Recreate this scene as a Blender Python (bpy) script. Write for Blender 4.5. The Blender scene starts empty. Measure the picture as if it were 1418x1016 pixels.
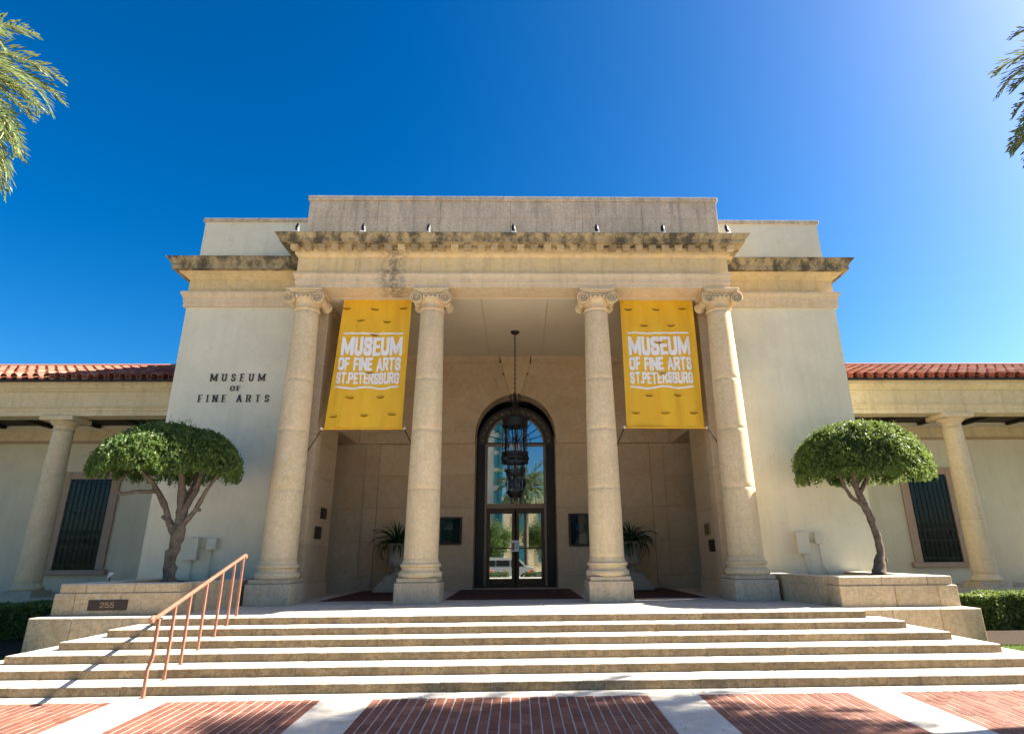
import bpy, math, random
import numpy as np
from mathutils import Matrix, Vector
random.seed(7); rng = np.random.default_rng(7)
SC = bpy.context.scene
COL = SC.collection
R_ = math.radians

# ------------------------------------------------------------------ camera
FPX, YAW, PITCH, ROLL = 815.77, .0234, .3077, .0086
CAM = (0.09, -8.276, 1.631)
def cam_axes():
    f = Vector((math.sin(YAW)*math.cos(PITCH), math.cos(YAW)*math.cos(PITCH), math.sin(PITCH)))
    r = Vector((math.cos(YAW), -math.sin(YAW), 0)); d = f.cross(r)
    r2 = math.cos(ROLL)*r + math.sin(ROLL)*d; d2 = -math.sin(ROLL)*r + math.cos(ROLL)*d
    return r2, d2, f
r2, d2, f2 = cam_axes()
cd = bpy.data.cameras.new('camera'); cam = bpy.data.objects.new('camera', cd); COL.objects.link(cam)
m = Matrix((r2, -d2, -f2)).transposed().to_4x4(); m.translation = Vector(CAM); cam.matrix_world = m
cd.sensor_width = 36; cd.lens = FPX/1418*36; cd.shift_x = -26.7/1418; cd.clip_end = 3000; cd.clip_start = .05
SC.camera = cam

# ------------------------------------------------------------------ sky and sun
SUN = Vector((1.2, .18, 1.0)).normalized()
EL = math.asin(SUN.z); AZ = math.atan2(SUN.x, SUN.y)
w = bpy.data.worlds.new('World'); SC.world = w; w.use_nodes = True
nt = w.node_tree; nt.nodes.clear()
out = nt.nodes.new('ShaderNodeOutputWorld'); bg = nt.nodes.new('ShaderNodeBackground')
sky = nt.nodes.new('ShaderNodeTexSky'); sky.sky_type = 'NISHITA'; sky.sun_disc = False
sky.sun_elevation = EL; sky.sun_rotation = AZ; sky.air_density = 1.0; sky.dust_density = 1.5; sky.ozone_density = 3.0
SKYGAMMA, SKYSAT, SKYSTR = 1.2, 1.5, .052
bg.inputs['Strength'].default_value = SKYSTR
hs = nt.nodes.new('ShaderNodeHueSaturation'); hs.inputs['Saturation'].default_value = SKYSAT; hs.inputs['Value'].default_value = .70; hs.inputs['Hue'].default_value = .495
nt.links.new(sky.outputs[0], hs.inputs['Color']); gm = nt.nodes.new('ShaderNodeGamma'); gm.inputs[1].default_value = SKYGAMMA; nt.links.new(hs.outputs[0], gm.inputs[0]); nt.links.new(gm.outputs[0], bg.inputs[0]); nt.links.new(bg.outputs[0], out.inputs[0])
sl = bpy.data.lights.new('sun', 'SUN'); sl.energy = 5.0; sl.angle = R_(.53); sl.color = (1, .93, .82)
so = bpy.data.objects.new('sun', sl); COL.objects.link(so); so.rotation_euler = SUN.to_track_quat('Z', 'Y').to_euler(); so.location = (20, 5, 30)
SC.view_settings.view_transform = 'Standard'; SC.view_settings.look = 'None'
SC.view_settings.exposure = 2.1; SC.view_settings.gamma = 1; SC.view_settings.use_curve_mapping = False

# ------------------------------------------------------------------ mesh helpers
class MB:
    def __init__(s): s.v = []; s.f = []
    def add(s, vs, fs):
        o = len(s.v); s.v += [tuple(map(float, p)) for p in vs]; s.f += [tuple(i+o for i in q) for q in fs]; return s
    def box(s, x0, x1, y0, y1, z0, z1):
        x0, x1 = sorted((x0, x1)); y0, y1 = sorted((y0, y1)); z0, z1 = sorted((z0, z1))
        return s.add([(x0,y0,z0),(x1,y0,z0),(x1,y1,z0),(x0,y1,z0),(x0,y0,z1),(x1,y0,z1),(x1,y1,z1),(x0,y1,z1)],
                     [(0,3,2,1),(4,5,6,7),(0,1,5,4),(1,2,6,5),(2,3,7,6),(3,0,4,7)])
    def cbox(s, x0, x1, y0, y1, z0, z1, c=.006):
        x0, x1 = sorted((x0, x1)); y0, y1 = sorted((y0, y1)); z0, z1 = sorted((z0, z1))
        X=(x0,x1);Y=(y0,y1);Z=(z0,z1); vs=[]; idx={}
        for i in (0,1):
            for j in (0,1):
                for k in (0,1):
                    a=c if i==0 else -c; b=c if j==0 else -c; d=c if k==0 else -c
                    for ax in range(3):
                        p=[X[i],Y[j],Z[k]]
                        if ax!=0:p[0]+=a
                        if ax!=1:p[1]+=b
                        if ax!=2:p[2]+=d
                        idx[(i,j,k,ax)]=len(vs); vs.append(tuple(p))
        F=[]
        g=lambda *q: idx[q]
        for ax in range(3):
            for sd in (0,1):
                q=[]
                for (a,b) in ((0,0),(1,0),(1,1),(0,1)):
                    t=[a,b]; t.insert(ax,sd); q.append(g(*t,ax))
                if (sd==1) != (ax!=1): q=q[::-1]
                F.append(tuple(q))
        for ax in range(3):   # edges parallel to ax
            o1,o2=[a for a in range(3) if a!=ax]
            for a in (0,1):
                for b in (0,1):
                    def key(e,fa):
                        t=[0,0,0]; t[ax]=e; t[o1]=a; t[o2]=b; return g(*t,fa)
                    q=[key(0,o1),key(1,o1),key(1,o2),key(0,o2)]
                    if (a^b)^(ax==1): q=q[::-1]
                    F.append(tuple(q))
        for i in (0,1):
            for j in (0,1):
                for k in (0,1):
                    q=(g(i,j,k,0),g(i,j,k,1),g(i,j,k,2))
                    if (i+j+k)%2==0: q=q[::-1]
                    F.append(q)
        return s.add(vs,F)
    def sec(s, prof, A, dA, B, dB, capA=True, capB=True):
        """closed profile (offset,z) swept from A to B; dA,dB outward 2D directions"""
        n=len(prof)
        va=[(A[0]+p*dA[0],A[1]+p*dA[1],z) for p,z in prof]; vb=[(B[0]+p*dB[0],B[1]+p*dB[1],z) for p,z in prof]
        fs=[(i,(i+1)%n,n+(i+1)%n,n+i) for i in range(n)]
        if capA: fs.append(tuple(range(n))[::-1])
        if capB: fs.append(tuple(range(n,2*n)))
        return s.add(va+vb,fs)
    def lathe(s, prof, c=(0,0), n=32, cap=True, sy=1):
        o=len(prof); vs=[]
        for r,z in prof:
            for i in range(n):
                a=2*math.pi*i/n; vs.append((c[0]+r*math.cos(a),c[1]+sy*r*math.sin(a),z))
        fs=[]
        for k in range(o-1):
            for i in range(n):
                j=(i+1)%n; fs.append((k*n+i,k*n+j,(k+1)*n+j,(k+1)*n+i))
        if cap: fs.append(tuple(range(n))[::-1]); fs.append(tuple((o-1)*n+i for i in range(n)))
        return s.add(vs,fs)
    def prism(s, poly, y0, y1):
        """polygon in XZ extruded along Y"""
        n=len(poly); vs=[(x,y0,z) for x,z in poly]+[(x,y1,z) for x,z in poly]
        return s.add(vs,[(i,(i+1)%n,n+(i+1)%n,n+i) for i in range(n)]+[tuple(range(n))[::-1],tuple(range(n,2*n))])
    def tube(s, pts, r, n=8, cap=True, closed=False):
        pts=[Vector(p) for p in pts]; m_=len(pts); rr=r if hasattr(r,'__len__') else [r]*m_
        up=Vector((0,0,1)); vs=[]; prev=None
        for i,p in enumerate(pts):
            if closed: t=pts[(i+1)%m_]-pts[i-1]
            else: t=pts[min(i+1,m_-1)]-pts[max(i-1,0)]
            t.normalize()
            if prev is None:
                a=t.orthogonal().normalized()
            else:
                a=(prev-t*prev.dot(t)).normalized()
            prev=a; b=t.cross(a)
            for k in range(n):
                g=2*math.pi*k/n; vs.append(p+(a*math.cos(g)+b*math.sin(g))*rr[i])
        fs=[]
        for i in range(m_ if closed else m_-1):
            i2=(i+1)%m_
            for k in range(n):
                l=(k+1)%n; fs.append((i*n+k,i*n+l,i2*n+l,i2*n+k))
        if cap and not closed: fs.append(tuple(range(n))[::-1]); fs.append(tuple((m_-1)*n+k for k in range(n)))
        return s.add(vs,fs)
    def ring(s, c, R, r, axis='y', n=18, k=6, a0=0, a1=2*math.pi):
        full=abs(a1-a0-2*math.pi)<1e-6
        pts=[]
        for i in range(n if full else n+1):
            a=a0+(a1-a0)*i/n; u,v=R*math.cos(a),R*math.sin(a)
            pts.append({'y':(c[0]+u,c[1],c[2]+v),'z':(c[0]+u,c[1]+v,c[2]),'x':(c[0],c[1]+u,c[2]+v)}[axis])
        return s.tube(pts,r,k,closed=full)
    def build(s, name, mat, parent=None, smooth=False, fix=True):
        me=bpy.data.meshes.new(name); me.from_pydata(s.v,[],s.f); me.update()
        if fix:
            import bmesh
            b=bmesh.new(); b.from_mesh(me); bmesh.ops.recalc_face_normals(b,faces=b.faces); b.to_mesh(me); b.free()
        if mat: me.materials.append(mat)
        if smooth:
            me.polygons.foreach_set('use_smooth',[True]*len(me.polygons))
            if smooth is not True:
                try: me.set_sharp_from_angle(angle=R_(smooth))
                except Exception: pass
        o=bpy.data.objects.new(name,me); COL.objects.link(o)
        if parent is not None: o.parent=parent
        return o
def obj(name, me, parent=None, loc=(0,0,0), rot=(0,0,0), scale=(1,1,1)):
    o=bpy.data.objects.new(name,me); COL.objects.link(o); o.location=loc; o.rotation_euler=rot; o.scale=scale
    if parent is not None: o.parent=parent
    return o
def tag(o, label=None, cat=None, group=None, kind=None):
    if label: o['label']=label
    if cat: o['category']=cat
    if group: o['group']=group
    if kind: o['kind']=kind
    return o
def empty(name, loc, label=None, cat=None, group=None, kind=None):
    o=bpy.data.objects.new(name,None); COL.objects.link(o); o.location=loc; o.empty_display_size=.2
    return tag(o,label,cat,group,kind)
def keep(root):
    """children were built in world coordinates: make them relative to the root"""
    inv=Matrix.Translation(root.location).inverted()
    for c in root.children:
        c.location=inv@c.location if c.type=='EMPTY' else c.location-root.location
def copy_tree(o, parent=None):
    c=o.copy(); COL.objects.link(c); c.parent=parent
    for ch in list(o.children): copy_tree(ch,c)
    return c

# ------------------------------------------------------------------ materials
def newmat(name):
    m_=bpy.data.materials.new(name); m_.use_nodes=True; n=m_.node_tree; b=n.nodes['Principled BSDF']; return m_,n,b
def N(n,t,**k):
    x=n.nodes.new(t)
    for a,v in k.items():
        if a in x.inputs.keys(): x.inputs[a].default_value=v
        else: setattr(x,a,v)
    return x
def noise(n,vec,scale,detail=5,rough=.6,dist=0):
    x=N(n,'ShaderNodeTexNoise'); x.inputs['Scale'].default_value=scale; x.inputs['Detail'].default_value=detail
    x.inputs['Roughness'].default_value=rough; x.inputs['Distortion'].default_value=dist; n.links.new(vec,x.inputs['Vector']); return x.outputs['Fac']
def ramp(n,fac,stops):
    x=N(n,'ShaderNodeValToRGB'); cr=x.color_ramp
    while len(cr.elements)<len(stops): cr.elements.new(.5)
    for e,(p,c) in zip(cr.elements,stops): e.position=p; e.color=(*(c if hasattr(c,'__len__') else (c,c,c)),1)
    n.links.new(fac,x.inputs[0]); return x.outputs[0]
def mix(n,fac,a,b,mode='MIX'):
    x=N(n,'ShaderNodeMix',data_type='RGBA',blend_type=mode)
    for i,v in ((0,fac),(6,a),(7,b)):
        if hasattr(v,'links') or isinstance(v,bpy.types.NodeSocket): n.links.new(v,x.inputs[i])
        elif i==0: x.inputs[0].default_value=v
        else: x.inputs[i].default_value=(*v,1)
    return x.outputs[2]
def math_(n,op,a,b=0.,c=None,clamp=False):
    x=N(n,'ShaderNodeMath',operation=op,use_clamp=clamp)
    for i,v in ((0,a),(1,b)) + (((2,c),) if c is not None else ()):
        if isinstance(v,bpy.types.NodeSocket): n.links.new(v,x.inputs[i])
        else: x.inputs[i].default_value=v
    return x.outputs[0]
def pos(n, scale=None):
    g=N(n,'ShaderNodeNewGeometry').outputs['Position']
    if scale:
        mp=N(n,'ShaderNodeMapping'); mp.inputs['Scale'].default_value=scale; n.links.new(g,mp.inputs[0]); return mp.outputs[0]
    return g
def bump(n,b,h,strength=.3,dist=.01):
    x=N(n,'ShaderNodeBump'); x.inputs['Strength'].default_value=strength; x.inputs['Distance'].default_value=dist
    n.links.new(h,x.inputs['Height']); n.links.new(x.outputs[0],b.inputs['Normal'])
def objrand(n): return N(n,'ShaderNodeObjectInfo').outputs['Random']
def stone(name, base, dark, pit=.5, var=.14, mould=0., rough=.85, streak=0., bumpd=.012, speck=.3, hue=None, sunlit_top=None, ps=26, mott=0., stainx=None):
    m_,n,b=newmat(name); P=pos(n)
    big=noise(n,P,.9,6,.65); mid=noise(n,P,7,6,.7); fine=noise(n,P,55,5,.7)
    c=mix(n,ramp(n,big,[(.35,0),(.7,1)]),base,tuple(x*.84 for x in base))
    c=mix(n,ramp(n,mid,[(.42,0),(.68,1)]),c,tuple(x*y for x,y in zip(base,(.86,.80,.68))))
    c=mix(n,math_(n,'MULTIPLY',ramp(n,fine,[(.5,0),(.72,1)]),speck),c,dark)
    vo=N(n,'ShaderNodeTexVoronoi',feature='F1'); vo.inputs['Scale'].default_value=ps; vo.inputs['Randomness'].default_value=1
    mp=N(n,'ShaderNodeMapping'); mp.inputs['Scale'].default_value=(1,1,1.7); n.links.new(P,mp.inputs[0]); n.links.new(mp.outputs[0],vo.inputs['Vector'])
    gate=ramp(n,noise(n,P,4.5,4,.6),[(.45,0),(.62,1)])
    pits=math_(n,'MULTIPLY',ramp(n,vo.outputs['Distance'],[(.12,1),(.24,0)]),gate)
    c=mix(n,math_(n,'MULTIPLY',pits,pit),c,dark)
    if hue is not None:
        c=mix(n,math_(n,'MULTIPLY',ramp(n,noise(n,P,1.7,4,.6),[(.45,0),(.65,1)]),.55),c,hue)
    if mould:
        st=noise(n,pos(n,(2.2,2.2,.9)),1.6,8,.72)
        c=mix(n,math_(n,'MULTIPLY',ramp(n,math_(n,'ADD',st,math_(n,'MULTIPLY_ADD',noise(n,P,.55,3,.5),.36,-.18)),[(.405,0),(.575,1)]),mould),c,(.045,.042,.034))
    if streak:
        st=noise(n,pos(n,(5,5,.35)),1.2,6,.65)
        c=mix(n,math_(n,'MULTIPLY',ramp(n,st,[(.5,0),(.68,1)]),streak),c,(.10,.09,.075))
    if mott:
        mo=noise(n,P,16,7,.75,.4); c=mix(n,math_(n,'MULTIPLY',ramp(n,mo,[(.47,0),(.60,1)]),mott),c,tuple(x*.33 for x in base))
        mo2=noise(n,P,2.3,5,.65); c=mix(n,math_(n,'MULTIPLY',ramp(n,mo2,[(.42,0),(.66,1)]),mott*.6),c,tuple(x*.62 for x in base))
    if stainx is not None:
        sx=N(n,'ShaderNodeSeparateXYZ'); n.links.new(P,sx.inputs[0])
        d=math_(n,'ABSOLUTE',math_(n,'ADD',math_(n,'SUBTRACT',sx.outputs['X'],stainx),math_(n,'MULTIPLY_ADD',noise(n,P,1.6,4,.6),.6,-.3)))
        k=math_(n,'MULTIPLY',ramp(n,d,[(.05,1),(.42,0)]),ramp(n,noise(n,P,9,6,.75),[(.40,0),(.56,1)]))
        c=mix(n,math_(n,'MULTIPLY',k,.75),c,(.12,.105,.08))
    if sunlit_top:  # upward faces mixed paler: sunlight painted into the stone colour
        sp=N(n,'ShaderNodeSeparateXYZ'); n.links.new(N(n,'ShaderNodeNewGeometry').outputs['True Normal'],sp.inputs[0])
        c=mix(n,math_(n,'MULTIPLY',ramp(n,sp.outputs['Z'],[(.55,0),(.8,1)]),.85),c,sunlit_top)
    rv=math_(n,'MULTIPLY_ADD',objrand(n),var,1-var/2)
    vv=N(n,'ShaderNodeVectorMath',operation='SCALE'); n.links.new(c,vv.inputs[0]); n.links.new(rv,vv.inputs['Scale'])
    n.links.new(vv.outputs[0],b.inputs['Base Color']); b.inputs['Roughness'].default_value=rough; b.inputs['Specular IOR Level'].default_value=.25
    h=math_(n,'SUBTRACT',math_(n,'ADD',math_(n,'MULTIPLY',mid,.5),math_(n,'MULTIPLY',fine,.35)),math_(n,'MULTIPLY',pits,.8))
    bump(n,b,h,.55,bumpd)
    return m_
def plain(name, col, rough=.6, metal=0., var=.0, bumps=0., bscale=60, dirt=0., spec=.4, dirtcol=(.1,.08,.06), dscale=3):
    m_,n,b=newmat(name); P=pos(n); c=col
    if dirt: c=mix(n,math_(n,'MULTIPLY',ramp(n,noise(n,P,dscale,7,.7),[(.42,0),(.66,1)]),dirt),col,dirtcol)
    if var:
        rv=math_(n,'MULTIPLY_ADD',objrand(n),var,1-var/2); vv=N(n,'ShaderNodeVectorMath',operation='SCALE')
        if isinstance(c,tuple): vv.inputs[0].default_value=c
        else: n.links.new(c,vv.inputs[0])
        n.links.new(rv,vv.inputs['Scale']); c=vv.outputs[0]
    if isinstance(c,tuple): b.inputs['Base Color'].default_value=(*c,1)
    else: n.links.new(c,b.inputs['Base Color'])
    b.inputs['Roughness'].default_value=rough; b.inputs['Metallic'].default_value=metal; b.inputs['Specular IOR Level'].default_value=spec
    if bumps: bump(n,b,noise(n,P,bscale,5,.65),bumps,.01)
    return m_
def leafmat(name, cols, trans=.35, scale=9, rough=.5):
    m_,n,b=newmat(name); P=pos(n)
    c=ramp(n,noise(n,P,scale,4,.7),[(.3,cols[0]),(.5,cols[1]),(.68,cols[2])])
    n.links.new(c,b.inputs['Base Color']); b.inputs['Roughness'].default_value=rough; b.inputs['Specular IOR Level'].default_value=.35
    t=N(n,'ShaderNodeBsdfTranslucent'); tc=mix(n,.5,c,tuple(min(1,x*2.2) for x in cols[2])); n.links.new(tc,t.inputs[0])
    mx=N(n,'ShaderNodeMixShader'); mx.inputs[0].default_value=trans; n.links.new(b.outputs[0],mx.inputs[1]); n.links.new(t.outputs[0],mx.inputs[2])
    n.links.new(mx.outputs[0],n.nodes['Material Output'].inputs[0]); return m_
DK=(.075,.06,.04)
def stucco(name,base):
    m_,n,b=newmat(name); P=pos(n)
    c=mix(n,ramp(n,noise(n,P,.8,6,.7),[(.4,0),(.68,1)]),base,tuple(x*.88 for x in base))
    c=mix(n,math_(n,'MULTIPLY',ramp(n,noise(n,pos(n,(3.5,3.5,.22)),1.3,7,.7),[(.5,0),(.74,1)]),.19),c,(.36,.33,.26))
    c=mix(n,math_(n,'MULTIPLY',ramp(n,noise(n,P,5.5,8,.75,.6),[(.56,0),(.74,1)]),.18),c,(.42,.38,.30))
    cr=N(n,'ShaderNodeTexVoronoi',feature='DISTANCE_TO_EDGE'); cr.inputs['Scale'].default_value=.55
    dm=N(n,'ShaderNodeVectorMath',operation='ADD'); nz=N(n,'ShaderNodeTexNoise'); nz.inputs['Scale'].default_value=3; nz.inputs['Detail'].default_value=6; n.links.new(P,nz.inputs[0]); n.links.new(P,dm.inputs[0]); n.links.new(nz.outputs['Color'],dm.inputs[1]); n.links.new(dm.outputs[0],cr.inputs['Vector'])
    c=mix(n,math_(n,'MULTIPLY',ramp(n,cr.outputs['Distance'],[(.002,1),(.006,0)]),.16),c,(.25,.22,.17))
    n.links.new(c,b.inputs['Base Color']); b.inputs['Roughness'].default_value=.92; b.inputs['Specular IOR Level'].default_value=.2
    bump(n,b,math_(n,'ADD',noise(n,P,30,5,.7),math_(n,'MULTIPLY',noise(n,P,3.5,4,.6,.8),1.4)),.4,.008); return m_
M={}
M['stone']=stone('keystone_limestone',(.70,.56,.34),DK,.55,.10,0,speck=.22)
M['column']=stone('column_limestone',(.77,.63,.40),DK,.8,.06,0,speck=.5,hue=(.75,.55,.36),mott=.2,streak=.12)
M['plinth']=stone('grey_pitted_limestone',(.62,.52,.38),(.07,.06,.05),.8,.08,.10,speck=.7,mott=.30)
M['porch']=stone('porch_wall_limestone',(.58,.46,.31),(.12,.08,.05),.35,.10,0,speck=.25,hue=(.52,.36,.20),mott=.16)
M['step']=stone('step_riser_limestone',(.40,.295,.17),(.05,.038,.022),1.,.22,.35,speck=.8,bumpd=.03,sunlit_top=(.70,.63,.52),ps=18,mott=.7)  # pale tread tint imitates full sun on the upward faces
M['planter']=stone('planter_limestone',(.60,.475,.31),(.09,.07,.045),1.,.10,.10,speck=.7,bumpd=.02,sunlit_top=(.70,.62,.50),ps=22,mott=.42)  # top faces tinted paler as if sunlit
M['ent']=stone('entablature_limestone',(.72,.57,.33),DK,.4,.07,0,speck=.28,streak=.18,hue=(.74,.55,.26),stainx=-2.95)  # yellow hue patches stand in for warm light bounced off the ground
M['ent_pale']=stone('architrave_limestone',(.76,.62,.42),DK,.4,.08,0,speck=.28,streak=.15,hue=(.70,.55,.40),stainx=-2.95,mott=.12)
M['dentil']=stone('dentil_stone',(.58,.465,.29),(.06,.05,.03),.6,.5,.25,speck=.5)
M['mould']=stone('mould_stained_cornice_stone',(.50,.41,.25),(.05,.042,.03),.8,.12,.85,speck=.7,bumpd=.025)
M['attic']=stone('weathered_attic_stone',(.76,.64,.49),(.12,.10,.085),.8,.08,.22,speck=.75,streak=.45,mott=.32)
M['wingstone']=stone('wing_entablature_stone',(.74,.61,.38),DK,.4,.06,0,speck=.3,streak=.2)
M['slab']=stone('porch_floor_slab',(.62,.56,.46),(.2,.17,.13),.4,.10,0,speck=.2)
M['concrete']=stone('pale_concrete_band',(.66,.61,.53),(.2,.17,.14),.5,.05,.04,speck=.3)
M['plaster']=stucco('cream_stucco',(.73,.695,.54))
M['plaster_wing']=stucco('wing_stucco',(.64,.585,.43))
M['pinkstone']=plain('mauve_window_stone',(.42,.30,.215),.8,0,.05,.3,50,.3,.2,(.26,.18,.13),4)
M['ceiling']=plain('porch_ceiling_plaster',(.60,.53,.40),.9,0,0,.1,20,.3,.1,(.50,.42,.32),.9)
M['darkwood']=plain('dark_timber_ceiling',(.02,.016,.013),.7,0,.2,.3,30)
M['iron']=plain('black_wrought_iron',(.014,.013,.012),.45,.3,0,.2,80,spec=.5)
M['bronze']=plain('dark_bronze_frame',(.045,.028,.018),.4,.5,0,.1,60,.4,.4,(.09,.06,.04),3)
M['bronze_lt']=plain('aged_bronze_mullion',(.20,.15,.105),.45,.5,0,.1,60,.4,.4,(.11,.08,.06),3)
M['rail']=plain('copper_painted_steel',(.33,.165,.11),.42,.35,0,.2,90,.6,.5,(.22,.085,.05),9)
M['white']=plain('white_enamel',(.72,.71,.66),.5)
M['boxpaint']=plain('cream_painted_metal',(.60,.585,.48),.55,0,.04,.1,60,.2,.4,(.45,.42,.32),6)
M['plaque']=plain('dark_bronze_plaque',(.035,.026,.022),.45,.4,0,.2,60)
M['brass']=plain('worn_brass',(.30,.22,.12),.5,.6)
M['brassdull']=plain('worn_brass_plaque',(.20,.13,.05),.5,.5)
M['soil']=plain('dark_mulch',(.05,.034,.022),.95,0,0,1,25,.5,.1,(.02,.015,.01),9)
M['mortar']=plain('pale_mortar',(.50,.44,.40),.9,0,0,.3,60,.6,.2,(.26,.22,.20),11)
M['mortar_dk']=plain('dark_mortar',(.12,.09,.075),.95,0,0,.3,60)
M['curtain']=plain('dark_teal_curtain',(.022,.045,.052),.9)
M['interior']=plain('dark_interior',(.02,.018,.016),.9)
M['asphalt']=plain('asphalt_road',(.05,.05,.052),.9,0,0,.5,40,.3,.2,(.08,.08,.08),2)
M['rope']=plain('black_rope',(.03,.03,.03),.9)
M['cable']=plain('grey_cable',(.25,.21,.17),.8)
M['terracotta_urn']=stone('cast_stone_urn',(.40,.36,.29),(.14,.12,.1),.2,.03,.05,speck=.25)
M['tile']=None
def brickmat(name,c1,c2,c3,dirt):
    m_,n,b=newmat(name); P=pos(n); r=objrand(n)
    c=ramp(n,r,[(0,c1),(.5,c2),(1,c3)])
    wn=N(n,'ShaderNodeTexWhiteNoise',noise_dimensions='3D')
    f=noise(n,P,45,5,.7); c=mix(n,math_(n,'MULTIPLY',ramp(n,f,[(.45,0),(.7,1)]),.35),c,dirt)
    g=noise(n,P,1.3,5,.65); c=mix(n,math_(n,'MULTIPLY',ramp(n,g,[(.45,0),(.7,1)]),.3),c,dirt)
    n.links.new(c,b.inputs['Base Color']); b.inputs['Roughness'].default_value=.8; b.inputs['Specular IOR Level'].default_value=.25
    bump(n,b,f,.35,.006); return m_
M['brick']=brickmat('red_orange_brick',(.165,.062,.04),(.225,.085,.052),(.275,.115,.075),(.17,.085,.06))
M['brick_dk']=brickmat('porch_brick',(.085,.035,.028),(.105,.042,.032),(.13,.055,.04),(.06,.035,.03))
M['tile']=brickmat('clay_roof_tile',(.24,.075,.045),(.33,.115,.07),(.44,.21,.14),(.16,.07,.05))
def glassmat(name,tint=(.02,.025,.03),ior=1.9,tr=.35,tc=(.6,.66,.66,1)):
    m_,n,b=newmat(name)
    gl=N(n,'ShaderNodeBsdfGlossy'); gl.inputs['Roughness'].default_value=.01; gl.inputs['Color'].default_value=(.85,.9,.95,1)
    tp=N(n,'ShaderNodeBsdfTransparent'); tp.inputs['Color'].default_value=tc
    fr=N(n,'ShaderNodeFresnel'); fr.inputs['IOR'].default_value=ior
    k=math_(n,'ADD',fr.outputs[0],tr,clamp=True)
    mx=N(n,'ShaderNodeMixShader'); n.links.new(k,mx.inputs[0]); n.links.new(tp.outputs[0],mx.inputs[1]); n.links.new(gl.outputs[0],mx.inputs[2])
    n.links.new(mx.outputs[0],n.nodes['Material Output'].inputs[0]); return m_
M['glass']=glassmat('door_glass',tr=.26)
M['glass_win']=glassmat('window_glass',ior=1.28,tr=.0)
M['glass_lamp']=glassmat('lantern_glass',ior=1.35,tr=.0,tc=(.93,.94,.93,1))
def bannermat():
    m_,n,b=newmat('yellow_vinyl_banner'); P=pos(n)
    c=mix(n,ramp(n,noise(n,pos(n,(3,3,.5)),1.5,4,.6),[(.4,0),(.7,1)]),(.95,.585,.03),(.88,.49,.02))
    n.links.new(c,b.inputs['Base Color']); b.inputs['Roughness'].default_value=.55
    t=N(n,'ShaderNodeBsdfTranslucent'); t.inputs[0].default_value=(.9,.5,.03,1); mx=N(n,'ShaderNodeMixShader'); mx.inputs[0].default_value=.25
    n.links.new(b.outputs[0],mx.inputs[1]); n.links.new(t.outputs[0],mx.inputs[2]); n.links.new(mx.outputs[0],n.nodes['Material Output'].inputs[0]); return m_
M['banner']=bannermat()
M['print_white']=plain('white_banner_print',(.78,.79,.80),.6)
M['slit']=plain('banner_slit_shadow_gap',(.13,.075,.012),.9)
M['letters']=plain('black_metal_letters',(.02,.02,.02),.5)
M['trunk']=plain('tree_bark',(.17,.135,.105),.95,0,0,1.,22,.8,.1,(.05,.042,.036),9)
M['palmtrunk']=plain('palm_bark',(.20,.15,.10),.95,0,0,1,20,.6,.1,(.08,.06,.04),8)
M['leaf']=leafmat('topiary_leaves',[(.014,.034,.011),(.055,.11,.024),(.22,.28,.055)],.3,24)
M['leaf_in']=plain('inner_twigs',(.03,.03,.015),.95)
M['hedge']=leafmat('hedge_leaves',[(.03,.07,.02),(.06,.12,.028),(.20,.24,.06)],.3,14)
M['frond']=leafmat('palm_leaflets',[(.045,.095,.03),(.085,.14,.045),(.20,.22,.085)],.25,3)
M['rachis']=plain('palm_rachis',(.35,.33,.14),.6)
M['yucca']=leafmat('strap_leaves',[(.014,.035,.014),(.025,.06,.02),(.06,.10,.03)],.12,5)
M['grass']=leafmat('lawn_grass',[(.05,.10,.02),(.09,.16,.03),(.16,.23,.05)],.3,6)
M['lawn']=plain('lawn_soil',(.055,.085,.025),.95,0,0,1,30,.5,.1,(.03,.05,.015),8)

# ================================================================== SETTING
RS, TR_, PF = .1125, .4716, .675      # riser, tread, platform level
BACK = 2.65                            # where the step ends run back to
def split(x0, x1, avg, jit=.18):
    n=max(1,round((x1-x0)/avg)); xs=[x0+(x1-x0)*i/n for i in range(n+1)]
    for i in range(1,n): xs[i]+=random.uniform(-jit,jit)*(x1-x0)/n
    return xs
# ground sheets
MB().add([(-600,-700,-1.3),(600,-700,-1.3),(600,700,-1.3),(-600,700,-1.3)],[(0,1,2,3)]).build('ground',M['lawn'],fix=False)['kind']='structure'
def slope_sheet(name, x0,x1,y0,y1,mat,dz=0,kind='structure'):
    f=lambda y: (.03*y if y<0 else 0)+dz
    o=MB().add([(x0,y0,f(y0)),(x1,y0,f(y0)),(x1,y1,f(y1)),(x0,y1,f(y1))],[(0,1,2,3)]).build(name,mat,fix=False); o['kind']=kind; return o
bed=slope_sheet('plaza_paving',-34,34,-17,0,M['mortar'],-.0035); bed['kind']='structure'
MB().box(-34,34,-.05,40,-.4,-.03).build('lawn',M['lawn'])['kind']='structure'
MB().box(-90,90,-32,-17.2,-.9,-.66).build('road',M['asphalt'])['kind']='structure'
MB().cbox(-90,90,-17.2,-17,-.9,-.52,.02).build('kerb',M['concrete'])['kind']='structure'
MB().box(-90,90,-60,-32.1,-.9,-.55).build('far_pavement',M['concrete'])['kind']='structure'
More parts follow.
